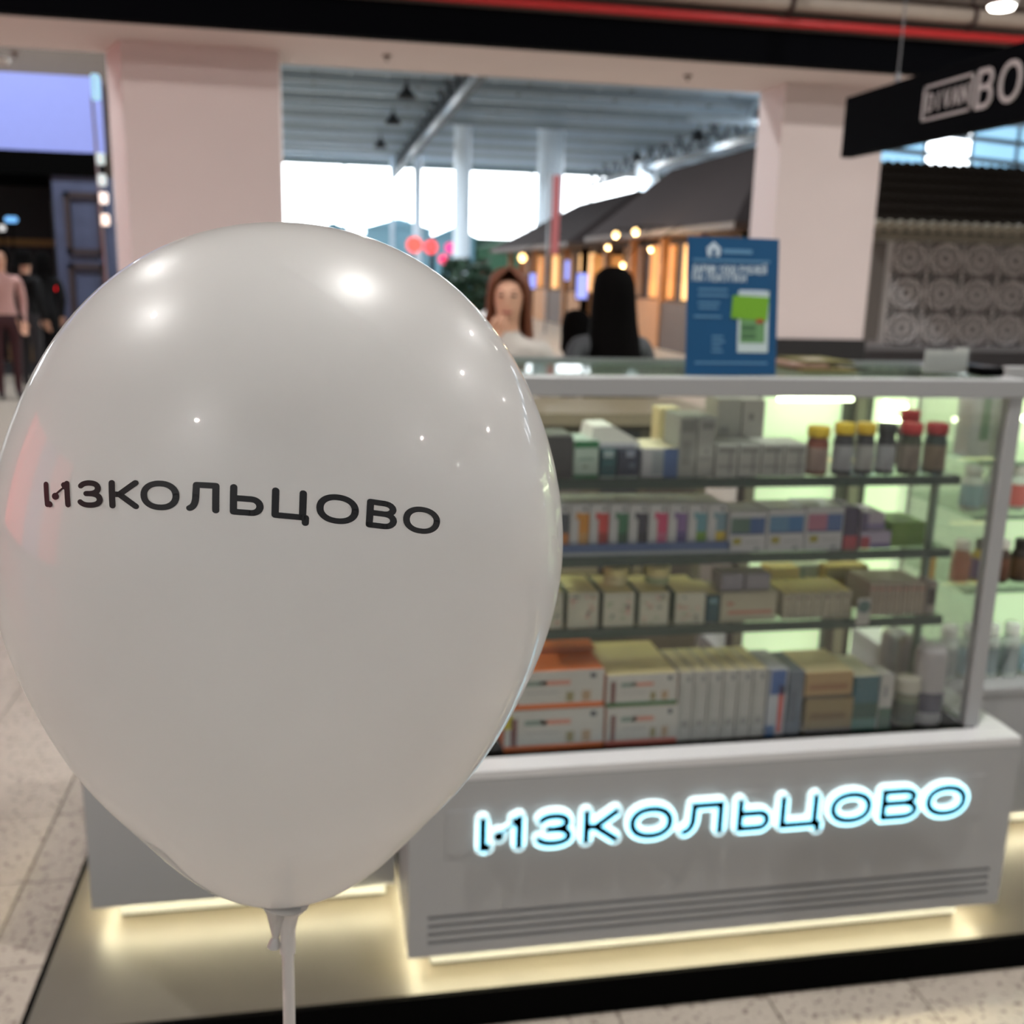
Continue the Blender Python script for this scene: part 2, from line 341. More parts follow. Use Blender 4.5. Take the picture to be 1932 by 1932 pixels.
# distant stalls under the glazing
stall = [(-.5, 2.2, (120, 170, 190), 3.9), (2.6, 6.2, (150, 196, 214), 4.25), (6.4, 8.6, (140, 190, 210), 3.9), (8.8, 12.5, (72, 120, 92), 3.3)]
for i, (x0, x1, c, h) in enumerate(stall):
    b = MB().box(x0, x1, 58.6, 59.6, 0, h-.6, mat('stall_%d' % i, c, .6)); b.prism([(x0-.2, 58.4, h-.6), (x1+.2, 58.4, h-.6), ((x0+x1)/2, 58.4, h)], (0, 1.3, 0), mat('stall_roof_%d' % i, tuple(int(v*.95) for v in c), .6))
    tag(b.build('market_stall'), ['pale blue-grey', 'wide sky blue', 'narrow light blue', 'dark green'][i]+' gabled stall far away below the bright windows', 'stall')
reds = [(782, 462, 15, (255, 80, 70)), (813, 466, 13, (255, 72, 72)), (850, 468, 11, (220, 60, 130)), (836, 489, 9, (250, 60, 110)), (910, 508, 13, (240, 70, 80))]
for i, (x, y, r, c) in enumerate(reds):
    p = atY(x, y, 50); rr = r/F*50*.95
    t = empty('illuminated_sign', p); tag(t, ['large orange-red', 'round red', 'magenta', 'small hot pink', 'low flat red', 'small dull red'][i]+' lit stall sign glowing in the far hall', 'sign')
    MB().tube([(0, .1, 0), (0, 0, 0)], rr, mat('redglow%d' % i, c, .5, emit=1.0, ecol=c), 16).build('lit_face', t); MB().tube([(0, .05, 0), (0, .05, -p.z)], .05, DARK, 6).build('pole', t)

# ------------------------------------------------------------------ cafe huts along the hall
THATCH = mat('hut_roof_shingle', (52, 46, 46), .9, spec=.1, var=.25, scale=14, bump=.3); WOODW = mat('hut_wood_warm', (150, 104, 66), .6, var=.2, scale=5)
WOODD = mat('hut_wood_dark', (66, 50, 42), .6, var=.2, scale=6); LITW = mat('warm_lit_panel', (255, 206, 140), .5, emit=1.0, ecol=(255, 190, 115)); LITO = mat('amber_lit_panel', (236, 160, 84), .5, emit=.55, ecol=(236, 160, 90))
COOL = mat('cool_screen', (150, 165, 255), .4, emit=.9, ecol=(150, 165, 255))
def hut(label, x0, x1, y0, y1, ez, rz, over=.7, lamps=3):
    t = empty('cafe_hut', (0, 0, 0)); tag(t, label, 'hut', 'roofed cafe huts in the hall')
    xm, ym = (x0+x1)/2, (y0+y1)/2; rl = (y1-y0)*.18
    A = [(x0-over, y0-over, ez), (x1+over, y0-over, ez), (x1+over, y1+over, ez), (x0-over, y1+over, ez)]; r0, r1 = (xm, y0+rl, rz), (xm, y1-rl, rz)
    b = MB(); b.quad([A[0], A[1], r0], THATCH).quad([A[1], A[2], r1, r0], THATCH).quad([A[2], A[3], r1], THATCH).quad([A[3], A[0], r0, r1], THATCH)
    b.prism(A, (0, 0, -.12), WOODD); b.build('roof', t)
    ny = max(3, int((y1-y0)/2.2)); dy = (y1-y0)/ny
    for k in range(ny+1):
        MB().box(x0-.09, x0+.09, y0+k*dy-.09, y0+k*dy+.09, 0, ez-.1, WOODW).build('post', t)
    MB().box(x0+.4, x1, y0+.2, y1-.2, .0, ez-.12, WOODD).build('inner_wall', t)
    for k in range(ny):
        m = (LITW, LITO, WOODW, LITO, LITW, WOODW)[(k*7+int(y0)) % 6]
        MB().box(x0+.32, x0+.4, y0+(k+.15)*dy, y0+(k+.85)*dy, 1.05, ez-.25, m).build('wall_panel', t)
        MB().box(x0-.05, x0+.35, y0+k*dy+.1, y0+(k+1)*dy-.1, 0, 1.0, (WOODW, WOODD)[k % 2]).build('counter', t)
    nx = max(2, int((x1-x0)/1.8)); dx = (x1-x0)/nx
    for k in range(nx+1): MB().box(x0+k*dx-.09, x0+k*dx+.09, y0-.09, y0+.09, 0, ez-.1, WOODW).build('post', t)
    for k in range(nx): MB().box(x0+(k+.12)*dx, x0+(k+.88)*dx, y0+.1, y0+.2, .0, ez-.3, (LITO, WOODD, LITW, WOODW)[k % 4]).build('wall_panel', t)
    return t
hut('far dark-roofed wooden cafe hut lit warm inside, beside the blue-white pillar', 7.3, 11.5, 28.5, 40, 2.35, 4.0)
hut('near brown-roofed wooden cafe hut behind the blue poster', 7.3, 9.3, 17.2, 26.2, 2.45, 4.0, .5)
# pendant lamps strung under the eaves
BULB = mat('warm_bulb', (255, 225, 170), .4, emit=5., ecol=(255, 205, 130))
for i, (x, y, r) in enumerate(((1162, 443, 9), (1199, 437, 9), (1147, 466, 6), (986, 486, 11), (1175, 500, 7), (1228, 470, 6))):
    p = atX(x, y, 6.25); rr = r/F*p.y*.62
    t = empty('pendant_lamp', p); tag(t, 'round warm pendant bulb under the hut eaves, ' + ('upper left of the bright pair', 'right one of the bright pair', 'small one below the bright pair', 'amber one at the far end', 'lowest one over the black hair', 'one nearest the blue poster')[i], 'lamp', 'warm bulbs under the hut eaves')
    MB().lathe([(rr*sin(pi*k/10)+.002, rr*-cos(pi*k/10)) for k in range(11)], BULB, 14).build('bulb', t, True)
    pl_ = bpy.data.lights.new('bulb_glow', 'POINT'); pl_.energy = 30; pl_.color = (1, .68, .36); pl_.shadow_soft_size = rr; po_ = bpy.data.objects.new('bulb_source', pl_); COL.objects.link(po_); po_.parent = t; po_.location = (0, 0, -rr-.02)
    MB().tube([(0, 0, rr), (0, 0, rr+.05), (.6, 0, 2.5-p.z)], .015, BLK, 6).build('cord', t)
for i, (x, y, w_, h_) in enumerate(((1098, 540, 26, 52), (1005, 530, 14, 30), (1070, 510, 10, 40))):
    p = atX(x, y, 6.4); s_ = p.y/F
    t = empty('screen', p); tag(t, ('violet-blue lit screen beside the black-haired woman', 'small bluish lit screen beside the auburn hair', 'narrow pale blue lit panel in the hut row')[i], 'screen')
    MB().box(-w_*s_*.45, w_*s_*.45, 0, .08, -h_*s_/2, h_*s_/2, BLK, .01).build('housing', t); MB().box(-w_*s_*.4, w_*s_*.4, -.01, 0, -h_*s_*.45, h_*s_*.45, COOL).build('lit_screen', t); MB().tube([(0, .04, -h_*s_/2), (0, .04, -p.z)], .03, BLK, 8).build('stand', t)
# red and white flag-like banner standing near the pillar
t = empty('banner', atX(1046, 480, 6.0)); t.location.z = 0; tag(t, 'tall narrow pinkish-red banner in front of the far hut roof', 'banner')
MB().box(-.10, .10, 0, .02, 2.0, 3.95, mat('banner_red', (196, 116, 122), .7)).build('cloth', t); MB().tube([(-.18, .01, 0), (-.18, .01, 4.0)], .03, STEEL, 8).build('pole', t)
# dark conifer pot near the far pillar
t = empty('potted_tree', (4.0, 28.5, 0)); tag(t, 'dark green potted bush left of the auburn-haired woman', 'plant')
LEAF = mat('dark_leaf', (22, 52, 34), .7, var=.4, scale=6); b = MB()
for k in range(420):
    a = random.random()*2*pi; z = .5+random.random()*1.3; r = (.75-.2*abs(z-1.1))*random.random()**.4; q = Vector((r*cos(a), r*sin(a), z)); d1 = Vector((random.uniform(-1, 1), random.uniform(-1, 1), random.uniform(-1, 1))).normalized()*.16; d2 = d1.orthogonal()*.5
    b.quad([q-d1, q+d2, q+d1, q-d2], LEAF)
b.build('foliage', t); MB().lathe([(.25, 0), (.34, .5), (.3, .5)], WOODD, 16).build('pot', t, True); MB().tube([(0, 0, .45), (0, 0, 1.3)], .05, WOODD, 8).build('trunk', t)

# ------------------------------------------------------------------ right-hand shop with tiled roof and lattice
LATT = mat('lattice_grey', (202, 196, 193), .6, var=.1); LATB = mat('lattice_back', (122, 114, 112), .7, var=.1); ROOFT = mat('roof_clay_dark', (28, 22, 17), .9, spec=.05, var=.3, scale=9); EAVE = mat('eave_beige', (150, 142, 126), .6); SBASE = mat('shop_base', (78, 74, 76), .6)
sh = empty('lattice_shop', (7.7, 14, 0)); tag(sh, 'shop front with dark tiled roof and grey patterned lattice panels', 'shop')
MB().box(0, 7, .1, 3, 0, 2.2, LATB).build('body', sh)
MB().box(-.1, 7, -.05, .1, 0, .62, SBASE).build('base', sh); MB().box(-.1, 7, -.12, .1, .56, .64, mat('shop_ledge', (120, 116, 116), .5)).build('ledge', sh)
MB().box(0, .42, -.02, .1, .64, 2.2, LATT).build('pilaster', sh); MB().box(.1, .32, -.05, -.02, .7, 2.1, mat('pilaster_panel', (116, 108, 102), .6)).build('pilaster_panel', sh)
MB().box(-.1, 7, -.1, .1, 2.12, 2.26, EAVE).build('cornice', sh)
cell = .575
motif = None
for i in range(5):
    for j in range(3):
        if motif is None:
            b = MB(); b.box(-cell/2, cell/2, .03, .05, -cell/2, cell/2, LATB)
            def ring(cx, cz, r, th, n=14):
                pts = [(cx+r*cos(2*pi*k/n), 0, cz+r*sin(2*pi*k/n)) for k in range(n+1)]
                b.tube(pts, th, LATT, 5, False)
            ring(0, 0, .235, .022, 20); ring(0, 0, .07, .02, 10)
            for k in range(8):
                a = k*pi/4; ring(.15*cos(a), .15*sin(a), .055, .016, 9)
            for sx in (-1, 1):
                for sz in (-1, 1): ring(sx*cell/2, sz*cell/2, .13, .022, 12); ring(sx*cell/2, sz*cell/2, .05, .02, 8)
            for sx in (-1, 1): b.box(sx*cell/2-.014, sx*cell/2+.014, -.02, .03, -cell/2, cell/2, LATT)
            motif = b.build('lattice_panel', sh); o = motif
        else: o = motif.copy(); COL.objects.link(o); o.parent = sh
        o.location = (.72+i*cell, .0, .64+cell*.42+j*cell*.88); o.scale = (1, 1, .88)
tl = None
MB().prism([(-.2, -.5, 2.28), (-.2, 1.7, 3.34), (-.2, 1.7, 2.2), (-.2, .1, 2.2)], (7.4, 0, 0), ROOFT).build('roof', sh)
for k in range(34):
    if tl is None:
        b = MB(); n = 6
        for q in range(6):
            y0 = -.52+q*.37; z0 = 2.30+q*.178; b.tube([(0, y0, z0), (0, y0+.42, z0+.18)], [.075, .062], ROOFT, 8)
        b.tube([(0, -.56, 2.285), (0, -.5, 2.31)], .078, EAVE, 10); tl = b.build('roof_tile_row', sh, True); o = tl
    else: o = tl.copy(); COL.objects.link(o); o.parent = sh
    o.location = (-.12+k*.165, 0, 0)

# ------------------------------------------------------------------ hanging sign DIVAN BOSS
SX = 2.6
sg = empty('hanging_sign', (SX, 5.06, 2.15)); tag(sg, 'long black hanging shop sign with silver lettering reading DIVAN BOSS', 'sign')
MB().box(0, .06, -2.9, 0, 0, .285, NAVYB, .003).build('board', sg)
SIL = mat('silver_letter', (188, 180, 180), .4, var=.05)
def onsign(y0, z0, h):
    return lambda x, y: (-.002, y0-x*h, z0+y*h)
def sgp(x, y): q = atX(x, y, SX); return (q.y-5.06, q.z-2.15)
ya, _ = sgp(1742, 200); yb, _ = sgp(1838, 170)
z0, z1 = sgp(1742, 230)[1], sgp(1742, 165)[1]; h_ = z1-z0
fr = MB(); T = .011
fr.box(-.006, 0, yb, ya, z0, z0+T, SIL).box(-.006, 0, yb, ya, z1-T, z1, SIL).box(-.006, 0, ya-T*1.3, ya, z0, z1, SIL).box(-.006, 0, yb, yb+T*1.3, z0, z1, SIL).build('letter_frame', sg)
n = 5; pitch = (ya-yb-.06)/n
for i, ch in enumerate('DIVAN'):
    letter(ch, pitch*.66/(h_*.46), .14, onsign(ya-.04-i*pitch, z0+h_*.27, h_*.46), SIL, (-.004, 0, 0), 'letter', sg, (-2e-5, 0, 0))
y_ = sgp(1846, 180)[0]
for ch, lw in (('B', .72), ('O', .95), ('S', .75), ('S', .75)):
    h2 = sgp(1858, 134)[1]-sgp(1858, 200)[1]; letter(ch, lw*.9, .15, onsign(y_, sgp(1858, 200)[1], h2), SIL, (-.004, 0, 0), 'letter', sg, (-2e-5, 0, 0)); y_ -= (lw+.34)*h2
for y in (-.42, -1.55, -2.6):
    b = MB().tube([(.03, y, .285), (.03, y, 2.15)], .004, STEEL, 6); b.tube([(.03, y, .285), (.03, y, .33)], .012, STEEL, 8); b.tube([(.03, y, 1.0), (.03, y, 1.06)], .01, STEEL, 8); b.build('suspension_wire', sg)
# bright lamp over the sign
q = atY(1890, 12, 5.6)
t = empty('track_spotlight', q); tag(t, 'glaring white ceiling spotlight above the hanging black sign', 'lamp')
MB().lathe([(.075, .0), (.08, .03), (.06, .12), (.03, .14), (.03, .5)], mat('spot_housing', (150, 146, 142), .4), 20).build('housing', t, True)
MB().lathe([(.001, -.02), (.06, -.015), (.07, .0), (.07, .01)], mat('spot_glow', (255, 255, 255), .4, emit=18, ecol=(255, 250, 240)), 20).build('lens', t, True)
MB().tube([(0, 0, .14), (0, 0, 4.3-q.z)], .015, STEEL, 8).build('stem', t)

# ------------------------------------------------------------------ left side: lightbox, dark shopfront
LB = mat('blue_lightbox', (120, 130, 200), .6, emit=.36, ecol=(150, 162, 215))
lf = empty('dark_shopfront', (-7.5, 15, 0)); tag(lf, 'dark shopfront with black fascia and framed blue-grey panels', 'shop')
MB().box(0, 4.72, .0, .15, 2.62, 2.92, BLK).build('fascia', lf)
MB().box(0, 4.0, 2.5, 2.6, 0, 2.62, DARK).build('back_wall', lf)
PNL = mat('bluegrey_panel', (70, 78, 104), .5, var=.3, scale=5); PFR = mat('brown_frame', (52, 40, 42), .6)
MB().box(4.06, 4.82, .05, .2, 0, 2.62, PNL).build('pier', lf)
for (z0, z1) in ((1.62, 2.42), (.2, 1.5)):
    b = MB()
    for (a, b_, c_, d_) in ((4.2, 4.68, z0, z0+.07), (4.2, 4.68, z1-.07, z1), (4.2, 4.27, z0, z1), (4.61, 4.68, z0, z1)): b.box(a, b_, .0, .05, c_, d_, PFR)
    b.build('panel_frame', lf)
MB().box(2.9, 4.0, 1.2, 1.4, 1.72, 1.82, mat('ochre_beam', (120, 88, 40), .6)).build('beam', lf)
MB().box(2.8, 4.06, .0, 2.5, .0, .004, DARK).build('threshold', lf); MB().box(0, 4.72, .15, 2.6, 2.62, 2.66, BLK).build('shop_ceiling', lf); MB().box(4.0, 4.06, .2, 2.5, 0, 2.62, DARK).build('side_wall', lf)
ls = MB().box(-7.5, -2.76, 15, 15.15, 2.92, 3.86, LB).build('lightbox'); tag(ls, 'pale violet-blue illuminated panel above the dark shopfront', 'sign')
ww = MB().box(-16, -2.7, 15.2, 15.4, 2.62, 7.6, mat('upper_wall_taupe', (104, 93, 84), .8)).build('wall_left_shop'); tag(ww, kind='structure')
lo = [(20, 414, (120, 190, 255), 10, 5), (3, 430, (220, 220, 220), 5, 5), (103, 538, (255, 20, 30), 13, 9), (15, 549, (190, 200, 240), 10, 5), (43, 550, (180, 185, 220), 9, 5), (82, 551, (150, 165, 255), 9, 5)]
for i, (x, y, c, a, b_) in enumerate(lo):
    p = atY(x, y, 15.9+.25*i); s_ = p.y/F
    t = empty('shop_light', p); tag(t, ('small sky-blue lit sign high in the dark shop', 'tiny white lamp in the dark shop', 'bright red lit sign in the dark shop', 'leftmost of three bluish-white lamps in the dark shop', 'middle of three bluish-white lamps in the dark shop', 'rightmost of three bluish-white lamps in the dark shop')[i], 'lamp')
    MB().box(-a*s_, a*s_, 0, .06, -b_*s_, b_*s_, mat('shopglow%d' % i, c, .5, emit=1.6 if i == 2 else 1.1, ecol=c), .02).build('lit_face', t); MB().tube([(0, .03, -b_*s_), (0, .03+.03*i, -p.z)], .012, BLK, 6).build('stand', t)
t = empty('lamp_strip', (atY(193, 340, 10.5).x, 10.5, 0)); tag(t, 'slim vertical post of small square lamps beside the left column edge', 'lamp')
MB().tube([(0, .03, 0), (-.05, .03, 3.0)], .014, STEEL, 6).build('post', t)
for i, (x, y) in enumerate(((196, 374), (199, 415), (193, 340), (190, 300), (181, 165))):
    p = atY(x, y, 10.5)-t.location
    c = ((255, 235, 225), (255, 230, 215), (210, 220, 220), (200, 215, 215), (170, 225, 255))[i]
    MB().box(p.x-.035, p.x+.035, -.03, .01, p.z-.05-(i == 4)*.06, p.z+.05+(i == 4)*.06, mat('edgelamp%d' % i, c, .5, emit=1.3 if i < 2 else .7, ecol=c), .008).build('lamp_face', t)
# red lit shop facade beside the walkway (seen mirrored in the balloon)
rs = empty('red_shopfront', (-7.98, 3.2, 0)); tag(rs, 'red illuminated shop facade mirrored along the rim of the balloon', 'shop')
REDL = mat('red_facade', (235, 60, 66), .5, emit=1.7, ecol=(240, 66, 74))
for k in range(4): MB().box(-.1, 0, -2.6+k*1.55, -1.2+k*1.55, .3, 3.0, REDL if k != 1 else mat('lilac_facade', (190, 150, 200), .5, emit=.6, ecol=(190, 150, 210))).build('facade_panel', rs)
MB().box(-.3, -.1, -3, 3.8, 0, 3.3, DARK).build('facade_wall', rs)
wl = MB().box(-8.5, -8.3, -3.6, 14.9, 0, 4.3, mat('side_wall', (150, 138, 130), .7)).build('wall_left'); tag(wl, kind='structure')

# ================================================================== KIOSK
Y0 = 1.882; PZ = .08
# ---- main showcase
scs = empty('display_showcase', (.86, Y0, PZ)); tag(scs, 'white glass-fronted display showcase with glowing brand lettering on its base', 'showcase')
def P(b, name, smooth=False, parent=None):
    o = b.build(name, parent or scs, smooth); 
    if parent is None: o.location = (-.86, -Y0, -PZ)
    return o
bx0, bx1, bz0, bz1, yb1 = .162, 1.54, .14, .56, 2.36
b = MB()                                   # front panel with four real louvre slots
slots = [(.228, .236), (.208, .216), (.1885, .1965), (.169, .177)]
b.box(bx0, bx1, Y0, Y0+.02, .236, bz1-.02, WHITE).box(bx0, bx1, Y0, Y0+.02, bz0, .169, WHITE)
b.box(bx0, .203, Y0, Y0+.02, .169, .236, WHITE).box(1.508, bx1, Y0, Y0+.02, .169, .236, WHITE)
for (a, c) in ((.216, .228), (.1965, .208), (.177, .1885)): b.box(.203, 1.508, Y0, Y0+.02, a, c, WHITE)
P(b, 'front_panel')
for s_ in slots: P(MB().box(.203, 1.508, Y0+.012, Y0+.0195, s_[0]+.0002, s_[1]-.0002, mat('slot_grey', (48, 47, 46), .7)), 'louvre_slot')
P(MB().box(bx0, bx0+.02, Y0+.02, yb1, bz0, bz1-.02, WHITE), 'side_panel'); P(MB().box(bx1-.02, bx1, Y0+.02, yb1, bz0, bz1-.02, WHITE), 'side_panel')
P(MB().box(bx0+.02, bx1-.02, yb1-.02, yb1, bz0, bz1-.02, WHITE), 'back_panel')
LEDGE_LIT = mat('white_laminate_lit', (204, 204, 204), .3, var=.015, scale=4)  # same white as the laminate, lightened for the light on its top
b = MB(); b.box(bx0, bx1, Y0, 1.94, bz1-.02, bz1+.001, LEDGE_LIT, .002); b.box(bx0, .24, 1.94, yb1, bz1-.02, bz1+.001, LEDGE_LIT).box(1.462, bx1, 1.94, yb1, bz1-.02, bz1+.001, LEDGE_LIT); P(b, 'ledge')
P(MB().box(.24, 1.462, 1.94, 2.34, .53, .548, BLK), 'deck')
P(MB().box(.215, 1.47, Y0+.05, yb1-.03, PZ+.006, bz0, WHITE), 'plinth'); P(MB().box(.22, 1.465, Y0+.056, yb1-.036, PZ, PZ+.006, BLK), 'plinth_foot')
b = MB(); b.box(.17, 1.53, Y0+.022, Y0+.034, bz0-.009, bz0-.001, LEDW).box(.18, .192, Y0+.034, yb1-.02, bz0-.009, bz0-.001, LEDW).box(1.51, 1.522, Y0+.034, yb1-.02, bz0-.009, bz0-.001, LEDW); P(b, 'toe_led_strip')
YG = 1.945
for x in (.222, 1.44): P(MB().box(x, x+.034, YG, YG+.03, bz1, 1.316, WHITE, .002), 'corner_post')
for x in (.236, 1.466): P(MB().tube([(x, 2.318, bz1), (x, 2.318, 1.32)], .004, STEEL, 8), 'corner_rod')
b = MB(); b.box(.215, 1.482, YG-.004, YG+.034, 1.316, 1.354, WHITE, .002).box(.215, .25, YG+.034, 2.31, 1.316, 1.354, WHITE, .002).box(1.447, 1.482, YG+.034, 2.31, 1.316, 1.354, WHITE, .002); P(b, 'top_frame')
P(MB().box(.215, 1.482, 2.31, 2.325, 1.32, 1.36, STEEL), 'rear_rail')
P(MB().box(.256, 1.44, YG+.008, YG+.013, .549, 1.316, GLS), 'front_pane')
P(MB().box(1.452, 1.457, YG+.03, 2.31, .561, 1.316, GLS), 'side_pane')
P(MB().box(.256, 1.44, YG+.034, 2.308, 1.347, 1.353, GLSG), 'top_pane')
SH = [1.138, .972, .813]                     # shelf top heights
for z in SH:
    sh_ = P(MB().box(.28, 1.383, 2.004, 2.30, z-.010, z, GLSG), 'glass_shelf')
    o = MB().box(.28, 1.383, 1.996, 2.004, z-.020, z, GEDGE).build('shelf_edge', sh_); 
    o = MB().box(1.372, 1.383, 2.026, 2.30, z-.017, z-.010, GEDGE).build('shelf_rail', sh_)
SHL = mat('shelf_led_warm', (255, 236, 170), .5, emit=2.6, ecol=(255, 228, 150))
for z in SH: P(MB().box(.30, 1.35, 2.265, 2.275, z-.016, z-.0105, SHL), 'shelf_led')
for x in (.285, 1.364): P(MB().box(x, x+.014, 2.062, 2.076, .549, 1.12, mat('upright_green_grey', (120, 140, 124), .4)), 'shelf_upright')
P(MB().tube([(.3, 2.28, 1.305), (1.42, 2.28, 1.305)], .008, LEDG, 8), 'led_tube')
# brand sign on the base: luminous block letters with black faces
GLOW = mat('sign_glow', (205, 240, 250), .4, emit=.75, ecol=(180, 236, 252), var=.03); GLOWE = mat('sign_glow_rim', (235, 252, 255), .4, emit=.8, ecol=(215, 248, 255))
sign = P(MB().box(.24, 1.46, Y0-.0015, Y0, .375, .475, WHITE), 'sign_plate')
sgl = [('И*', 905, 980), ('З', 1009, 1073), ('К', 1099, 1160), ('О', 1185, 1262), ('Л', 1279, 1356), ('Ь', 1387, 1444), ('Ц', 1467, 1540), ('О', 1561, 1634), ('В', 1656, 1721), ('О', 1740, 1811)]
for ch, xa, xb in sgl:
    yb_ = 1583-(xa-905)*.075*1.0; A = atY(xa, yb_, Y0).x+.004; B_ = atY(xb, yb_, Y0).x-.004; h = .062; zb = .394
    f = lambda x, y, A=A: (A+x*h, Y0-.0155, zb+y*h)
    f0 = lambda x, y, A=A: (A+x*h, Y0-.0015, zb+y*h)
    L = letter(ch, (B_-A)/h, .50, lambda x, y: f0(x, y), GLOWE, (0, -.012, 0), 'glow_letter', sign)
    L2 = letter(ch, (B_-A)/h, .38, lambda x, y, A=A: (A+x*h, Y0-.0136, zb+y*h), GLOW, (0, -.001, 0), 'glow_face', sign)
    L3 = letter(ch, (B_-A)/h, .22, lambda x, y, A=A: (A+x*h, Y0-.0148, zb+y*h), BLK, (0, -.0008, 0), 'black_face', sign)

# ---- left counter unit, set back
def unit(name, label, x0, x1, y0, y1, ztop, z0=.14):
    t = empty(name, ((x0+x1)/2, y0, PZ)); tag(t, label, 'counter'); ox, oy = (x0+x1)/2, y0
    def Q(b, n): o = b.build(n, t); o.location = (-ox, -oy, -PZ); return o
    Q(MB().box(x0, x1, y0, y0+.02, z0, ztop-.02, WHITE, .001), 'front_panel'); Q(MB().box(x0, x0+.02, y0+.02, y1, z0, ztop-.02, WHITE), 'side_panel'); Q(MB().box(x1-.02, x1, y0+.02, y1, z0, ztop-.02, WHITE), 'side_panel')
    Q(MB().box(x0-.004, x1+.004, y0-.004, y1, ztop-.02, ztop, WHITE, .002), 'worktop')
    Q(MB().box(x0+.05, x1-.02, y0+.05, y1-.03, PZ+.006, z0, WHITE), 'plinth'); Q(MB().box(x0+.056, x1-.026, y0+.056, y1-.036, PZ, PZ+.006, BLK), 'plinth_foot')
    b = MB(); b.box(x0+.01, x1-.005, y0+.022, y0+.034, z0-.009, z0-.001, LEDW).box(x0+.012, x0+.024, y0+.034, y1-.02, z0-.009, z0-.001, LEDW); Q(b, 'toe_led_strip')
    return t, Q
unit('counter_unit', 'plain white low counter unit behind the balloon, glowing underneath', -.52, .155, 2.155, 2.7, .95)
rt, Q = unit('side_showcase', 'white side showcase at the frame edge with bottles on lit glass shelves', 1.60, 2.75, 2.25, 2.75, .515)
for x in (2.70,): Q(MB().box(x, x+.03, 2.26, 2.29, .515, 1.33, WHITE), 'corner_post')
Q(MB().box(1.66, 2.75, 2.26, 2.29, 1.315, 1.354, WHITE, .002), 'top_frame')
SR = [1.118, .978, .783]
for z in SR: Q(MB().box(1.62, 2.72, 2.27, 2.58, z-.009, z, GLSG), 'glass_shelf'); Q(MB().box(1.62, 2.72, 2.262, 2.27, z-.011, z, mat('pale_green_edge', (128, 160, 128), .3)), 'shelf_edge')
Q(MB().box(1.62, 2.74, 2.60, 2.62, .52, 1.32, BACKLIT), 'backlit_panel')
Q(MB().tube([(1.64, 2.5, 1.30), (2.7, 2.5, 1.30)], .0075, LEDG, 8), 'led_tube'); Q(MB().tube([(1.64, 2.43, 1.20), (2.7, 2.55, 1.20)], .0065, LEDG, 8), 'led_tube')
# ---- rear lit wall unit inside the kiosk
rw = empty('rear_display_unit', (1.9, 3.05, PZ)); tag(rw, 'tall rear display unit with green-tinted backlit panels behind the shelves', 'display unit')
def QR(b, n): o = b.build(n, rw); o.location = (-1.9, -3.05, -PZ); return o
for (x0, x1) in ((1.36, 1.66), (1.75, 2.6)):
    QR(MB().box(x0, x1, 3.05, 3.07, .3, 1.20, BACKLIT), 'backlit_panel')
for (x0, x1) in ((1.655, 1.75), (1.33, 1.36)):
    QR(MB().box(x0, x1, 3.02, 3.08, PZ, 1.215, mat('dark_post', (44, 42, 38), .5)), 'post'); QR(MB().box((x0+x1)/2-.016, (x0+x1)/2+.016, 3.01, 3.02, PZ, 1.215, mat('post_strip', (110, 106, 92), .4)), 'post_strip')
QR(MB().box(1.33, 2.62, 3.0, 3.3, PZ, .3, WHITE), 'base'); QR(MB().box(1.33, 2.62, 3.08, 3.3, 1.2, 1.215, WHITE), 'top')
QR(MB().tube([(1.40, 2.98, 1.185), (1.65, 2.98, 1.185)], .0065, LEDG, 8), 'led_tube'); QR(MB().tube([(1.76, 2.98, 1.175), (2.0, 2.98, 1.135)], .0065, LEDG, 8), 'led_tube'); QR(MB().tube([(1.76, 2.98, 1.12), (1.86, 2.98, 1.12)], .0065, LEDG, 8), 'led_tube')
# ---- rear counter inside the kiosk (dim, seen through the glass)
rc = empty('rear_counter', (.4, 3.3, PZ)); tag(rc, 'dim grey-brown work counter inside the kiosk seen through the showcase glass', 'counter')
def QC(b, n): o = b.build(n, rc); o.location = (-.4, -3.3, -PZ); return o
QC(MB().box(-.5, 1.31, 3.3, 3.34, PZ, 1.06, mat('counter_brown', (92, 84, 68), .6, var=.25, scale=6)), 'front'); QC(MB().box(-.52, 1.32, 3.26, 3.7, 1.06, 1.10, mat('counter_top', (132, 122, 100), .5)), 'worktop')
for i, (x, w_, za, zb_, m_) in enumerate(((.42, .16, .75, 1.0, (110, 100, 76)), (.66, .2, .62, 1.03, (96, 90, 84)), (.93, .13, .3, 1.04, (44, 46, 50)), (1.09, .18, .5, 1.0, (70, 62, 54)), (.62, .5, .35, .56, (120, 112, 84)))):
    QC(MB().box(x, x+w_, 3.288, 3.3, za, zb_, mat('drawer_%d' % i, m_, .6), .003), 'drawer')

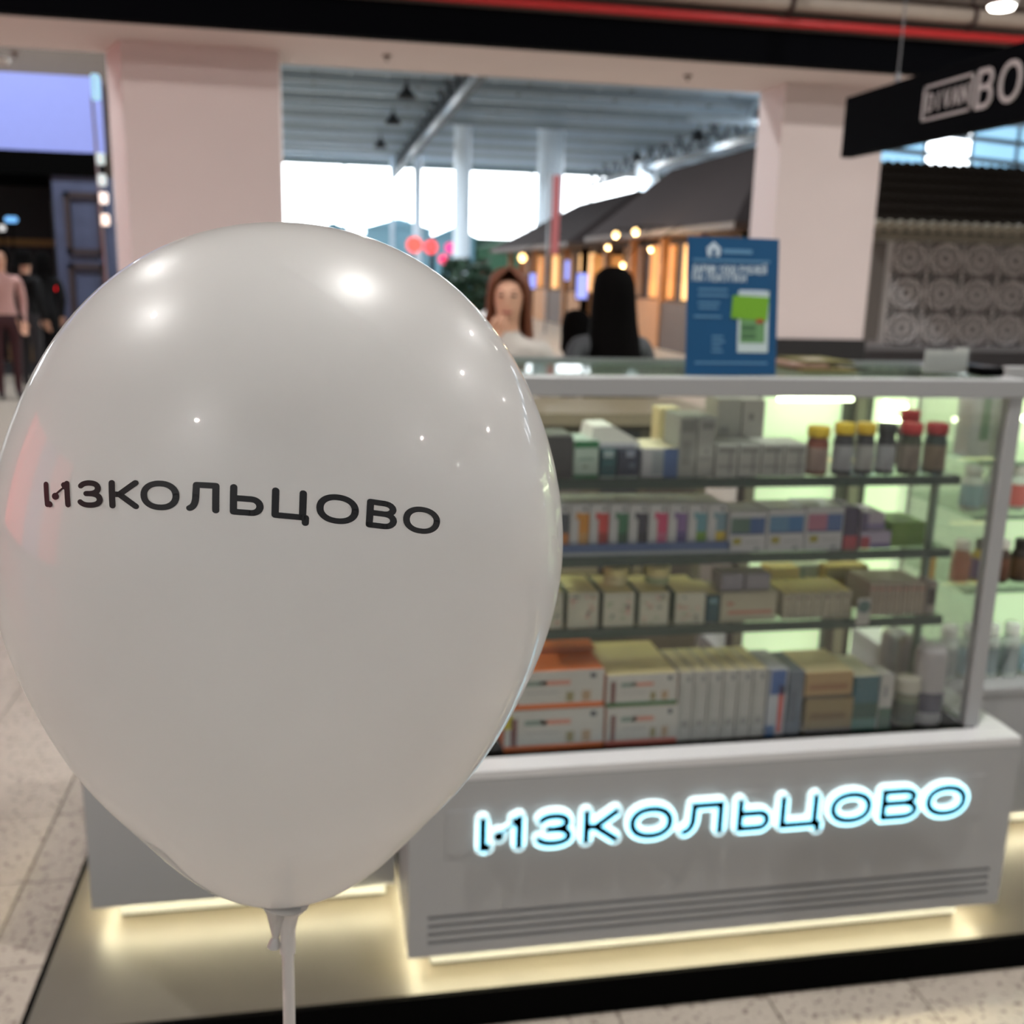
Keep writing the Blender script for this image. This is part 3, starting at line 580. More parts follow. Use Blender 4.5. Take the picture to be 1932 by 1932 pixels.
# ================================================================== GOODS
G = {}
def M3(c, n=None): return mat('print_or_lit_%d_%d_%d' % tuple(c), c, .55, var=.05, scale=40)
def carton(label, x0, x1, z0, z1, yf, d, base, patches=(), cat='box', group=None, name='medicine_carton', top=None, side=None, flap=True):
    w_, h = x1-x0, z1-z0; b = MB(); bm_ = M3(base)
    b.box(-w_/2, w_/2, 0, d, 0, h, bm_, min(.0012, w_*.04))
    e = .0004
    for (u0, v0, u1, v1, c) in patches:
        b.box(-w_/2+u0*w_, -w_/2+u1*w_, -e, .0002, v0*h, v1*h, M3(c))
    if top: b.box(-w_/2+.0015, w_/2-.0015, .0015, d-.0015, h-.0002, h+e, M3(top))  # pale yellow tops have LED light painted in; orange ones are print
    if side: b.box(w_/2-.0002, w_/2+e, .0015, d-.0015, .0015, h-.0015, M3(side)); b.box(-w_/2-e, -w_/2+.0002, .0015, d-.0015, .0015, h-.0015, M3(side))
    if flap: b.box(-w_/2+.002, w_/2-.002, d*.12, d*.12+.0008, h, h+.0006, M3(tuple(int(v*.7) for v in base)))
    o = b.build(name, None, False, ((x0+x1)/2, yf, z0)); return tag(o, label, cat, group)
def cpx(label, xa, xb, yt, shelf, yf, d, base, patches=(), zb=None, **k):
    zb = (SH[shelf] if shelf < 3 else .548) if zb is None else zb
    q = atY((xa+xb)/2, yt, yf).z; a = atY(xa, yt, yf).x; c = atY(xb, yt, yf).x
    return carton(label, a+.0006, c-.0006, zb+.0004, max(q, zb+.01), yf, d, base, patches, **k)
W = (205, 204, 196)
def bottle(label, x, y, z, r, h, body, cap, lab=None, neck=.35, caph=.2, group=None, cat='bottle', name='medicine_bottle'):
    t = empty(name, (x, y, z)); tag(t, label, cat, group); hb = h*(1-caph)
    MB().lathe([(r*.92, 0), (r, .004), (r, hb*.80), (r*.9, hb*.90), (r*(1-neck)*.95, hb), (r*(1-neck)*.95, hb+.002)], M3(body), 18).build('body', t, True)
    rc_ = r*(1-neck)*1.12
    MB().lathe([(rc_, hb+.001), (rc_*1.02, hb+.004), (rc_*1.02, h-.003), (rc_*.92, h)], M3(cap), 18).build('cap', t, True)
    if lab: MB().lathe([(r*1.012, hb*.12), (r*1.012, hb*.74)], M3(lab), 18).build('bottle_label', t, True)
    return t
YF = 2.012
# --- top shelf
s = 0
cpx('dark charcoal carton at the balloon edge on the top shelf', 1028, 1083, 822, s, YF, .10, (62, 60, 60))
cpx('white carton with green top and bottom bands on the top shelf', 1084, 1131, 832, s, YF, .10, (168, 186, 172), [(0, .82, 1, 1, (36, 110, 66)), (0, 0, 1, .1, (36, 110, 66)), (.2, .5, .8, .54, (110, 140, 124)), (.35, .28, .6, .34, (120, 130, 110))])
cpx('small teal carton on the top shelf', 1133, 1165, 849, s, YF, .12, (26, 74, 78), [(.2, .72, .8, .98, (150, 166, 166)), (.2, .5, .8, .54, (70, 130, 134)), (0, 0, 1, .06, (150, 160, 150))])
cpx('small navy carton beside the teal one on the top shelf', 1167, 1209, 849, s, YF, .12, (44, 50, 68), [(.35, .74, .75, .98, (130, 136, 150)), (.5, .36, .8, .52, (80, 96, 112)), (0, 0, 1, .06, (150, 160, 150))])
zt = atY(1170, 848, YF).z+.001
b = MB(); xa = atY(1115, 830, YF).x; xb = atY(1212, 840, YF).x
b.prism([(0, 0, 0), (xb-xa, 0, 0), (xb-xa, 0, .012), (.05, 0, .046), (.008, 0, .044)], (0, .09, 0), M3((225, 224, 214))); b.box(.012, xb-xa-.01, -.0006, 0, .001, .01, M3((190, 190, 196)))
tag(b.build('open_tray', None, False, (xa, YF+.015, zt)), 'white wedge-shaped carton tray resting on the teal and navy cartons', 'tray')
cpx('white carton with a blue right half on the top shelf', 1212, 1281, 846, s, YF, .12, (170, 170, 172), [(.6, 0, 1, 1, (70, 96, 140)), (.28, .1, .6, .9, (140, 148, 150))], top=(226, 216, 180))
cpx('cream upright carton, left side coloured yellow-lit, standing behind the blue and white carton', 1244, 1284, 770, s, YF+.13, .05, (216, 200, 150), [(.45, 0, 1, 1, (180, 172, 140))], zb=SH[0])  # yellow light on its left side is painted into the colours
cpx('tall pale grey stacked carton, leftmost of the pale group on the top shelf', 1284, 1318, 787, s, YF, .10, (150, 150, 142), [(.1, .75, .9, .95, (122, 122, 116)), (.2, .2, .7, .6, (130, 130, 124))])
cpx('tall pale grey carton with a small dark dot on the top shelf', 1319, 1353, 787, s, YF, .10, (158, 158, 150), [(.2, .8, .9, .92, (120, 120, 116)), (.5, .40, .6, .46, (70, 72, 76)), (.1, .3, .8, .33, (130, 130, 126))])
cpx('broad pale carton rising behind the small white cartons, left one', 1356, 1402, 752, s, YF+.10, .08, (164, 160, 150), [(.1, .5, .5, .6, (136, 134, 128))])
cpx('broad pale carton rising behind the small white cartons, right one', 1403, 1446, 754, s, YF+.10, .08, (168, 162, 154), [(.3, .7, .5, .8, (120, 118, 112))])
for i in range(4):
    xa = 1352+i*43.5; cpx(ORD[i].capitalize()+' small white carton from the left beside the top-shelf bottles', xa, xa+42, 838, s, YF-.004, .09, (172, 172, 164), [(.1, .74, .9, .9, (128, 128, 122)), (.62, .1, .72, .8, (130, 130, 126)), (.1, .28, .9, .36, (140, 140, 134))], group='small white cartons on the top shelf')
bt = [(1538, 23, (120, 60, 40), (206, 172, 30), (150, 128, 118), 'amber bottle with yellow cap and pinkish label'), (1586, 21, (44, 44, 48), (210, 176, 24), (148, 148, 150), 'black bottle with yellow cap and white label, left of three'), (1627, 20, (44, 44, 46), (206, 168, 26), (152, 150, 146), 'black bottle with yellow cap and white label, middle of three'), (1666, 20, (40, 40, 42), (36, 38, 36), (150, 150, 152), 'black bottle with black cap and white label'), (1711, 23, (58, 62, 44), (166, 34, 34), (126, 114, 102), 'olive bottle with red cap and beige label'), (1759, 23, (40, 54, 48), (150, 30, 30), (120, 104, 84), 'dark green bottle with red cap at the end of the row')]
for i, (xc, hw, body, cap, lab, l) in enumerate(bt):
    q = atY(xc, 890, YF+.02); r = hw*(YF+.02)/F*1.0; bottle(l, q.x, YF+.02, SH[0]+.0004, r, .112 if i else .105, body, cap, lab, .12, .22, 'supplement bottles on the top shelf')
bottle('red-capped dark bottle standing behind the front row', atY(1715, 850, YF+.1).x, YF+.11, SH[0]+.0004, .024, .128, (50, 46, 40), (172, 36, 36), None, .2, .2, 'supplement bottles on the top shelf')
# --- second shelf
s = 1
xa, xb = atY(1040, 1030, YF-.003).x, atY(1377, 1030, YF-.003).x
t = empty('counter_tray', ((xa+xb)/2, YF-.006, SH[1]+.0004)); tag(t, 'low blue cardboard tray with white rim holding the coloured slim boxes', 'tray'); w2 = (xb-xa)/2
MB().box(-w2, w2, 0, .003, 0, .026, M3((76, 98, 140))).build('front_wall', t); MB().box(-w2, w2, -.0006, 0, .0005, .008, M3((170, 176, 176))).build('front_rim', t); MB().box(-w2, w2, .003, .13, 0, .002, M3((76, 98, 140))).build('tray_floor', t); MB().box(-w2, -w2+.003, .003, .13, .002, .02, M3((76, 98, 140))).build('end_wall', t); MB().box(w2-.003, w2, .003, .13, .002, .02, M3((76, 98, 140))).build('end_wall', t)
slim = [((70, 76, 84), (190, 120, 60), 'grey and orange'), ((206, 140, 50), (196, 150, 90), 'orange'), ((200, 70, 66), (150, 50, 48), 'red'), ((60, 116, 84), (44, 84, 62), 'green'), ((58, 58, 72), (40, 42, 50), 'black'), ((200, 70, 110), (190, 100, 130), 'pink'), ((130, 104, 150), (86, 78, 126), 'purple'), ((100, 150, 160), (110, 150, 60), 'teal and lime'), ((120, 150, 160), (200, 176, 60), 'teal and yellow')]
for i, (c1_, c2_, nm) in enumerate(slim):
    xa = 1040+i*37.2
    cpx('slim white box with a '+nm+' front in the blue tray', xa, xa+36, 952, s, YF+.006, .11, (196, 196, 194), [(.46, .42, 1, .82, c1_), (.46, .02, 1, .42, c2_), (.3, .7, .48, .84, c1_), (.66, .87, .84, .95, (110, 110, 110))], zb=SH[1]+.0028, group='slim coloured boxes in the tray')
for i, (ca, cb, nm) in enumerate((((84, 112, 100), (58, 92, 140), 'green and blue'), ((92, 134, 164), (60, 112, 160), 'sky blue'), ((170, 110, 130), (78, 104, 150), 'pink and blue'))):
    xa = 1378+i*73; cpx('gold-sealed white carton with '+nm+' upper half on the middle shelf', xa, xa+71.5, 966-i*4, s, YF-.006, .10, (190, 190, 190), [(.04, .48, .55, .86, ca), (.55, .48, .96, .86, cb), (.04, .44, .96, .49, (60, 76, 120)), (.12, .2, .34, .36, (156, 146, 60)), (.45, .24, .85, .27, (150, 150, 150)), (.7, .06, .85, .12, (120, 124, 130))], group='gold-sealed cartons on the middle shelf')
cpx('dark purple carton with a red lower corner on the middle shelf', 1597, 1624, 958, s, YF, .09, (60, 52, 80), [(0, 0, 1, .32, (170, 66, 78))])
cpx('lower lilac and white carton with a red edge on the middle shelf', 1625, 1683, 1003, s, YF, .09, (170, 160, 180), [(0, 0, .3, .7, (170, 66, 78)), (.35, 0, 1, .3, (110, 96, 140))])
cpx('upper lilac carton stacked on the lower lilac one', 1626, 1672, 968, s, YF+.01, .085, (168, 158, 168), [(.3, .1, 1, .35, (120, 110, 150)), (0, 0, .3, 1, (90, 80, 110))], zb=atY(1650, 1003, YF).z+.0012)
cpx('plain grass-green carton at the end of the middle shelf', 1684, 1748, 986, s, YF+.01, .10, (92, 128, 50), [(0, 0, .5, 1, (100, 134, 52))])
# --- third shelf
s = 2
Pm = (186, 184, 164)
def pat(k):
    rr = random.Random(k); out = []
    for i in range(14):
        u, v = rr.uniform(.06, .82), rr.uniform(.06, .86); out.append((u, v, u+rr.uniform(.06, .14), v+rr.uniform(.05, .09), rr.choice([(180, 120, 110), (150, 140, 110), (90, 92, 96), (196, 150, 140), (150, 160, 130)])))
    return out
for i, (a, b_) in enumerate(((1010, 1064), (1072, 1131), (1140, 1199), (1208, 1264), (1276, 1333))):
    cpx(ORD[i].capitalize()+' cream carton with sprinkled fruit pattern, counted from the balloon', a, b_, 1118, s, YF-.004, .13, Pm, pat(i), top=(228, 214, 150), side=(60, 92, 70), group='patterned cream cartons on the lower shelf')  # tops tinted as lit yellow from above
zt = atY(1170, 1117, YF).z
for i, xc in enumerate((1165, 1243)):
    q = atY(xc, 1080, YF+.04); bottle('squat white jar with pale lid on top of the '+('third' if i == 0 else 'fourth')+' patterned carton', q.x, YF+.05, zt+.0025, .026, .042, (206, 196, 150), (226, 214, 150), (150, 160, 120) if i else None, .06, .45, 'white jars on the patterned cartons', 'jar', 'lidded_jar')
cpx('slim dark teal carton between the patterned cartons and the red-striped one', 1335, 1360, 1122, s, YF, .11, (38, 78, 84), [(.2, .7, .8, .84, (110, 150, 156))], top=(220, 208, 150))
cpx('wide cream carton with a faded red stripe on the lower shelf', 1362, 1468, 1118, s, YF, .10, (176, 170, 146), [(.12, .26, .92, .38, (176, 124, 106)), (.1, .55, .22, .7, (170, 130, 110))])
zt = atY(1415, 1117, YF).z
cpx('small grey-lilac block carton on the red-striped carton, left one', 1362, 1405, 1083, s, YF+.01, .06, (138, 134, 140), zb=zt+.0014); cpx('small grey-lilac block carton on the red-striped carton, right one', 1408, 1456, 1083, s, YF+.01, .06, (142, 138, 142), zb=zt+.0014)
cpx('yellow-lit cream carton standing behind the grey block cartons', 1452, 1510, 1072, s, YF+.12, .05, (230, 206, 130))  # yellow light is mixed into the cream base colour
for i in range(7):
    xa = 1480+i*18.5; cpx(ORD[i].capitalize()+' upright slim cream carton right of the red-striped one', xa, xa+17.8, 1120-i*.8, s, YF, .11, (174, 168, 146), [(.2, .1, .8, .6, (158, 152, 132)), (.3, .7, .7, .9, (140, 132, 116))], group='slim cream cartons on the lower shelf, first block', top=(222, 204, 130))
q = atY(1625, 1160, YF-.012)
t = empty('price_card', (q.x, 1.992, SH[2]-.012)); tag(t, 'white price card with a round teal emblem clipped to the lower shelf', 'card')
MB().box(-.016, .016, 0, .002, 0, .062, M3((176, 174, 166)), .0004).build('card', t); MB().tube([(0, -.0006, .043), (0, .0, .043)], .0145, M3((84, 108, 104)), 20).build('emblem', t)
for i in range(7):
    xa = 1643+i*15.2; cpx(ORD[i].capitalize()+' upright slim grey-beige carton right of the price card', xa, xa+14.6, 1100, s, YF, .11, (164, 152, 136), [(.25, .1, .75, .7, (148, 138, 122)), (.1, .78, .9, .86, (168, 124, 112))], group='slim grey-beige cartons on the lower shelf, second block')
cpx('small carton with a dark window at the very end of the lower shelf', 1752, 1771, 1098, s, YF, .046, (136, 128, 120), [(.1, .3, .9, .8, (58, 54, 50))])
cpx('long yellow-lit carton lying behind the price card', 1560, 1640, 1068, s, YF+.13, .04, (176, 152, 76), [(0, .6, 1, .9, (150, 140, 90))])  # its yellow comes from light painted into the base colour
cpx('white spotted tube carton behind the slim cream cartons', 1505, 1553, 1066, s, YF+.17, .035, (206, 220, 196), [(.15, .1, .3, .9, (160, 190, 170))])
cpx('narrow amber carton at the shelf end behind the others', 1752, 1768, 1052, s, YF+.16, .03, (220, 180, 90))
# --- deck
s = 3; YD = 1.985
def meds(x0_, x1_, yt, zb, band, top, label, grp, yel=False):
    pt = [(.0, .0, 1, .12, band), (.2, .62, .42, .74, (120, 140, 128)), (.36, .62, .66, .74, (206, 140, 120)), (.06, .1, .13, .8, (120, 80, 76)), (.62, .16, .70, .42, (150, 140, 100)), (.78, .16, .87, .44, (176, 150, 120)), (.86, .78, .92, .9, (70, 76, 84)), (.22, .4, .55, .44, (170, 170, 168))]
    if yel: pt.append((.0, .55, .08, .9, (200, 186, 50)))
    return cpx(label, x0_, x1_, yt, s, YD, .20, (196, 194, 186), pt, zb=zb, top=top, side=(206, 104, 44), group=grp)
ORG = (226, 112, 44)
meds(952, 1141, 1338, .548, ORG, ORG, 'lower white carton with orange band beside the balloon on the deck', 'orange-topped cartons on the deck', True)
z1_ = atY(1046, 1337, YD).z+.0015
meds(952, 1141, 1266, z1_, ORG, ORG, 'upper white carton with orange band and orange top beside the balloon', 'orange-topped cartons on the deck', True)
z2_ = atY(1046, 1265, YD).z+.0015
for i, (yy, zz) in enumerate(((YD+.10, z2_), )):
    cpx('flat orange carton lying on top of the orange-topped stack', 960, 1122, 1222, s, yy, .10, (214, 120, 60), [(0, .3, 1, .6, (190, 110, 70))], zb=zz, top=ORG)
meds(1145, 1280, 1333, .548, (200, 96, 80), (214, 200, 150), 'lower white carton with red bottom band on the deck', 'banded cartons on the deck')
z3_ = atY(1212, 1332, YD).z+.0015
meds(1145, 1280, 1272, z3_, (48, 112, 66), (222, 206, 150), 'upper white carton with green bottom band on the deck', 'banded cartons on the deck')
for i in range(6):
    xa = 1283+i*28; cpx(ORD[i].capitalize()+' tall white slim carton from the banded cartons on the deck', xa, xa+27, 1268-i*1.2, s, YD, .14, (182, 182, 176), [(.12, .1, .3, .82, (166, 166, 160)), (.55, .86, .75, .93, (120, 120, 122)), (.35, .2, .8, .3, (150, 150, 146))], top=(216, 204, 160), group='tall white slim cartons on the deck')
cpx('white carton with a blue and red diagonal print on the deck', 1453, 1489, 1262, s, YD, .12, (180, 184, 190), [(.1, .62, .9, .98, (58, 96, 156)), (.6, .05, .85, .75, (196, 72, 66)), (0, 0, .5, .16, (70, 110, 160))])
cpx('slate blue carton beside the diagonal-print carton on the deck', 1491, 1520, 1266, s, YD, .12, (96, 108, 122), [(.2, .2, .6, .7, (80, 92, 108))])
cpx('lower gold-brown carton of the stacked pair on the deck', 1522, 1612, 1318, s, YD, .14, (140, 122, 84), [(.1, .4, .85, .6, (120, 96, 64)), (0, 0, 1, .12, (100, 96, 96))])
z4_ = atY(1567, 1317, YD).z+.0015
cpx('upper gold-brown carton of the stacked pair on the deck', 1522, 1612, 1268, s, YD, .14, (172, 142, 98), [(.08, .3, .9, .55, (150, 110, 76)), (0, 0, 1, .1, (80, 72, 66))], zb=z4_, top=(214, 196, 150))
cpx('deep teal carton with white lid right of the gold-brown pair', 1614, 1664, 1276, s, YD+.006, .13, (50, 98, 108), [(0, .2, 1, .5, (44, 86, 74)), (0, 0, 1, .2, (80, 130, 118))], top=(206, 200, 176))
cpx('small white angular carton beside the teal one', 1665, 1690, 1274, s, YD, .06, (186, 184, 178), [(.3, .6, .5, .8, (110, 110, 116)), (0, 0, 1, .4, (60, 96, 78))])
q = atY(1710, 1340, YD+.02); bottle('small white-capped jar with dark green label near the tall bottles', q.x, YD+.025, .5484, .026, .115, (120, 126, 106), (196, 192, 176), (70, 84, 72), .05, .3, None, 'jar', 'lidded_jar')
for i, (xc, yt, r, yy, lab) in enumerate(((1760, 1217, .036, YD+.035, (72, 74, 92)), (1726, 1200, .032, YD+.127, None), (1690, 1188, .032, YD+.2, None))):
    q = atY(xc, yt, yy); h = q.z-.548; t = empty('shampoo_bottle', (q.x, yy, .5484)); tag(t, ('tall white-grey bottle with dark label, foremost by the corner post', 'middle tall white-grey bottle by the corner post', 'rearmost tall white-grey bottle by the corner post')[i], 'bottle', 'tall bottles on the deck')
    MB().lathe([(r*.94, 0), (r, .006), (r, h*.86), (r*.94, h*.95), (r*.7, h*.99), (r*.3, h)], M3((176, 172, 172)), 22).build('body', t, True)
    MB().lathe([(r*1.01, h*.3), (r*1.01, h*.305)], M3((110, 110, 118)), 22).build('cap_seam', t, True)
    if lab: MB().lathe([(r*1.012, h*.17), (r*1.012, h*.43)], M3(lab), 22).build('bottle_label', t, True)

# --- side showcase goods
def rowb(zs_, xs, y, r, h, specs, grp, place, cat='bottle'):
    for i, x in enumerate(xs):
        body, cap, lab, nm = specs[i % len(specs)]
        bottle(ORD[i].capitalize()+' '+nm+' from the corner post '+place, x, y, zs_+.0004, r, h, body, cap, lab, .3, .22, grp, cat)
wt = (212, 224, 206)
rowb(SR[1], [1.655, 1.72, 1.785, 1.85, 1.915, 1.98], 2.34, .027, .118, [(wt, (230, 236, 220), (150, 190, 190), 'white and aqua bottle'), (wt, (232, 236, 220), (190, 204, 210), 'white and pale blue bottle'), (wt, (236, 236, 224), (214, 120, 110), 'white and coral bottle')], 'pale bottles on the upper side shelf', 'on the upper side shelf')
rowb(SR[2], [1.60+.058*i+.045 for i in range(8)], 2.33, .024, .115, [((150, 96, 66), (226, 222, 206), (170, 104, 76), 'brown bottle with white cap'), ((216, 190, 50), (70, 60, 50), (120, 96, 150), 'yellow bottle with violet band'), ((70, 52, 40), (226, 222, 210), (110, 70, 50), 'dark brown bottle with white cap'), ((52, 42, 36), (40, 34, 30), (96, 70, 48), 'very dark brown bottle')], 'brown bottles on the middle side shelf', 'on the middle side shelf')
rowb(.515, [1.64+.062*i for i in range(8)], 2.33, .026, .150, [((200, 210, 200), (226, 230, 220), (150, 160, 158), 'white bottle with grey label'), ((206, 216, 204), (228, 232, 222), (176, 206, 216), 'white bottle with pale blue label'), ((196, 206, 196), (222, 228, 216), (136, 150, 150), 'white bottle with slate label')], 'white bottles on the side counter', 'standing on the side counter')
for i, (x, c) in enumerate(((1.58, (120, 160, 120)), (1.66, (90, 110, 170)))):
    carton(('white carton with a green stripe', 'white carton with a blue patch')[i]+' on the top side shelf', x+.04, x+.105, SR[0]+.0004, SR[0]+.17, 2.33, .06, (206, 214, 200), [(.45, .25, .85, .9, c)])

# ---- things lying on the showcase top
ZT = 1.354
ps = empty('poster_stand', (.825, 1.985, ZT+.0006)); ps.rotation_euler = (R(-7), 0, R(2)); tag(ps, 'blue advertising poster in an upright stand on the showcase top', 'poster')
BLU = mat('poster_blue', (18, 72, 112), .35, var=.12, scale=9, spec=.3); PW = mat('poster_white', (178, 194, 206), .4); PL = mat('poster_light_blue', (84, 130, 164), .4)
PH, PWD = .275, .198
MB().box(-PWD/2, PWD/2, 0, .003, 0, PH, BLU, .0006).build('poster_board', ps); MB().prism([(-PWD/2, .0035, .001), (-PWD/2, .07, .0092), (-PWD/2, .07, .0116), (-PWD/2, .0035, .0034)], (PWD, 0, 0), GLS).build('stand_foot', ps)
def pp(name, u0, v0, u1, v1, m, e=.0008): return MB().box(-PWD/2+u0*PWD, -PWD/2+u1*PWD, -e, 0, v0*PH, v1*PH, m).build(name, ps)
def ptext(txt, u, v, h, m, th=.2, cw=.62, gap=.28, sp=.5):
    x = -PWD/2+u*PWD; 
    for ch in txt:
        if ch == ' ': x += sp*h; continue
        x0_ = x; letter(ch, cw, th, lambda a, b_, x0_=x0_: (x0_+a*h, -.0008, v*PH+b_*h), m, None, 'letter', ps, (0, -6e-6, 0)); x += (cw+gap)*h
b = MB(); lx, lz = -PWD/2+.28*PWD, .905*PH
b.prism([(lx-.013, -.0008, lz-.012), (lx+.013, -.0008, lz-.012), (lx+.015, -.0008, lz+.004), (lx, -.0008, lz+.017), (lx-.015, -.0008, lz+.004)], (0, .0008, 0), PW); b.box(lx-.004, lx+.004, -.0012, -.0008, lz-.012, lz+.002, BLU); b.build('house_emblem', ps)
pp('logo_line', .38, .885, .70, .915, PL)
pp('small_text_line', .06, .825, .90, .84, PL)
ptext('ДАРИМ 1000 РУБЛЕЙ', .06, .745, .0135, PW, .2, .50, .24, .42); ptext('НА ПОКУПКИ', .06, .685, .0135, PW, .2, .62, .3, .45)
for (u0, v, u1) in ((.12, .615, .44), (.12, .575, .45), (.12, .52, .36), (.13, .485, .34), (.08, .42, .38), (.28, .275, .40), (.28, .24, .42), (.28, .205, .38), (.28, .17, .40), (.1, .085, .9)): pp('small_text_line', u0, v, u1, v+.014, PL)
pp('picture_phone_body', .56, .17, .90, .62, mat('poster_silver', (180, 196, 196), .4)); pp('picture_phone_screen', .59, .24, .86, .56, mat('poster_leafgreen', (96, 140, 90), .4), .0012)
b = MB(); b.prism([(-PWD/2+.48*PWD, -.0016, .42*PH), (-PWD/2+.88*PWD, -.0016, .40*PH), (-PWD/2+.90*PWD, -.0016, .575*PH), (-PWD/2+.50*PWD, -.0016, .585*PH)], (0, .0008, 0), mat('poster_green', (104, 158, 22), .4)); b.build('picture_green_bag', ps)
pp('picture_box_top', .58, .60, .86, .625, PW, .0014); pp('picture_red_spot', .76, .385, .84, .415, mat('poster_red', (150, 60, 40), .4), .002)
for v in (.27, .33): pp('picture_shelf_line', .60, v, .76, v+.04, mat('poster_deepgreen', (66, 104, 66), .4), .0016)
# leaflets, black box, card holder
for i, (xa, xb, zz, c, rz) in enumerate(((1478, 1600, 0, (120, 110, 62), .08), (1480, 1560, .008, (150, 120, 104), -.1), (1500, 1610, .014, (96, 92, 44), .05), (1560, 1650, .0, (54, 60, 48), -.15))):
    q = atY((xa+xb)/2, 695, 2.12); wd = (xb-xa)/F*2.1
    b = MB()
    for k in range(4): b.box(-wd/2+k*.002, wd/2-k*.001, -.07+k*.001, .07, k*.0018, k*.0018+.0016, M3(tuple(int(v*(1-.1*k)) for v in c)) if k < 3 else M3(c))
    b.box(-wd*.3, wd*.1, -.03, .01, .0071, .0073, M3((170, 160, 150)))
    o = b.build('magazine', None, False, (q.x, 2.13+i*.02, ZT+.0008+zz)); o.rotation_euler = (0, 0, rz); tag(o, ('olive magazine pile nearest the blue poster on the glass top', 'small brownish leaflet pile lying on the olive magazines', 'yellow-green magazine on top of the leaflet pile', 'dark green leaflet pile sliding toward the card holder')[i], 'magazine', 'printed leaflets on the glass top')
t = empty('card_holder', (atY(1783, 700, 2.05).x, 2.05, ZT+.0008)); tag(t, 'white card in a clear acrylic holder on the showcase top', 'card holder')
b = MB().box(-.052, .052, 0, .0015, .004, .052, WCARD); o = b.build('card', t); MB().box(-.054, .054, -.003, -.0018, 0, .056, GLS).build('acrylic_front', t); MB().box(-.054, .054, -.0018, .03, 0, .003, GLS).build('acrylic_foot', t); MB().box(.02, .052, 0, .002, .052, .058, WCARD).build('card_tab', t)
t = empty('payment_terminal', (1.50, 2.07, ZT+.0008)); t.location.x = 1.437; tag(t, 'small black payment terminal at the edge of the showcase top', 'terminal')
MB().box(-.03, .03, -.06, .06, 0, .018, BLK, .004).build('body', t); MB().box(-.024, .024, .0, .05, .018, .0186, mat('terminal_screen', (40, 46, 54), .2)).build('screen', t)
for r_ in range(3):
    for c_ in range(3): MB().box(-.02+c_*.014, -.009+c_*.014, -.05+r_*.014, -.04+r_*.014, .018, .0196, mat('key_grey', (80, 80, 84), .5)).build('key', t)

# ================================================================== BALLOON
BC = Vector((-.01604, .49501, 1.39275)); BU = Vector((.04559, -.27053, .96163)).normalized()
BA = BU.cross(Vector((0, 1, 0))).normalized(); BB = BU.cross(BA)
BK = [.14959, .00538, .02666, -.00764, .0061, -.00276, .00145, -.0011]
def rho(t): return sum(k*cos(i*t) for i, k in enumerate(BK))
def bal(lon, t, off=0.):
    r = rho(t)+off; return BC + BU*(r*cos(t)) + (BA*sin(lon)+BB*cos(lon))*(r*sin(t))
bm_ = bpy.data.materials.new('latex_white'); bm_.use_nodes = True; N = bm_.node_tree.nodes; L_ = bm_.node_tree.links; pb = N['Principled BSDF']
tc = N.new('ShaderNodeTexCoord'); nz = N.new('ShaderNodeTexNoise'); nz.inputs['Scale'].default_value = 18; L_.new(tc.outputs['Object'], nz.inputs['Vector'])
mx = N.new('ShaderNodeMix'); mx.data_type = 'RGBA'; mx.inputs[6].default_value = (.76, .755, .74, 1); mx.inputs[7].default_value = (.80, .795, .78, 1); L_.new(nz.outputs[0], mx.inputs[0]); L_.new(mx.outputs[2], pb.inputs['Base Color'])
pb.inputs['Roughness'].default_value = .34; pb.inputs['Specular IOR Level'].default_value = .6; pb.inputs['Coat Weight'].default_value = 1.0; pb.inputs['Coat Roughness'].default_value = .025
tr_ = N.new('ShaderNodeBsdfTranslucent'); L_.new(mx.outputs[2], tr_.inputs[0]); ms = N.new('ShaderNodeMixShader'); ms.inputs[0].default_value = .5
L_.new(pb.outputs[0], ms.inputs[1]); L_.new(tr_.outputs[0], ms.inputs[2]); L_.new(ms.outputs[0], N['Material Output'].inputs[0])
base_pt = bal(0, pi*.999)
bo = empty('balloon', base_pt); tag(bo, 'large white latex balloon on a stick with black printed lettering', 'balloon')
bv = []; bf = []; NT, NL = 90, 128
for i in range(1, NT):
    for k in range(NL): bv.append(bal(2*pi*k/NL, pi*i/NT)-base_pt)
for i in range(NT-2):
    for k in range(NL): bf.append((i*NL+k, i*NL+(k+1) % NL, (i+1)*NL+(k+1) % NL, (i+1)*NL+k))
bv.append(bal(0, 0)-base_pt); bv.append(bal(0, pi)-base_pt); n_ = len(bv)
for k in range(NL): bf.append((n_-2, (k+1) % NL, k)); o_ = (NT-2)*NL; bf.append((n_-1, o_+k, o_+(k+1) % NL))
MB().add(bv, bf, bm_).build('latex_skin', bo, 'all')
lt = [('И*', 49.2, 42.4), ('З', 40.9, 34.9), ('К', 33.6, 27.4), ('О', 27.1, 19.5), ('Л', 18.6, 12.1), ('Ь', 10.2, 4.0), ('Ц', 2.6, -4.3), ('О', -5.5, -13.4), ('В', -14.8, -20.8), ('О', -21.9, -29.5)]
for ch, la, lb in lt:
    hdeg = 4.05; rr = .1095; hm = R(hdeg)*.1495; th = .245
    wl_ = R(la-lb)*rr/hm-th; sc = 1-th
    def f(x, y, la=la):
        lon = la-math.degrees((x+th/2)*hm/rr); lon *= 1+.044*(y-.5); tt = 44.85+.0037*(lon-6)**2 + hdeg*(.5-(th/2+y*sc)); return bal(R(lon), R(tt), .00035)-base_pt
    letter(ch, wl_, th, f, INK, None, 'printed_letter', bo)
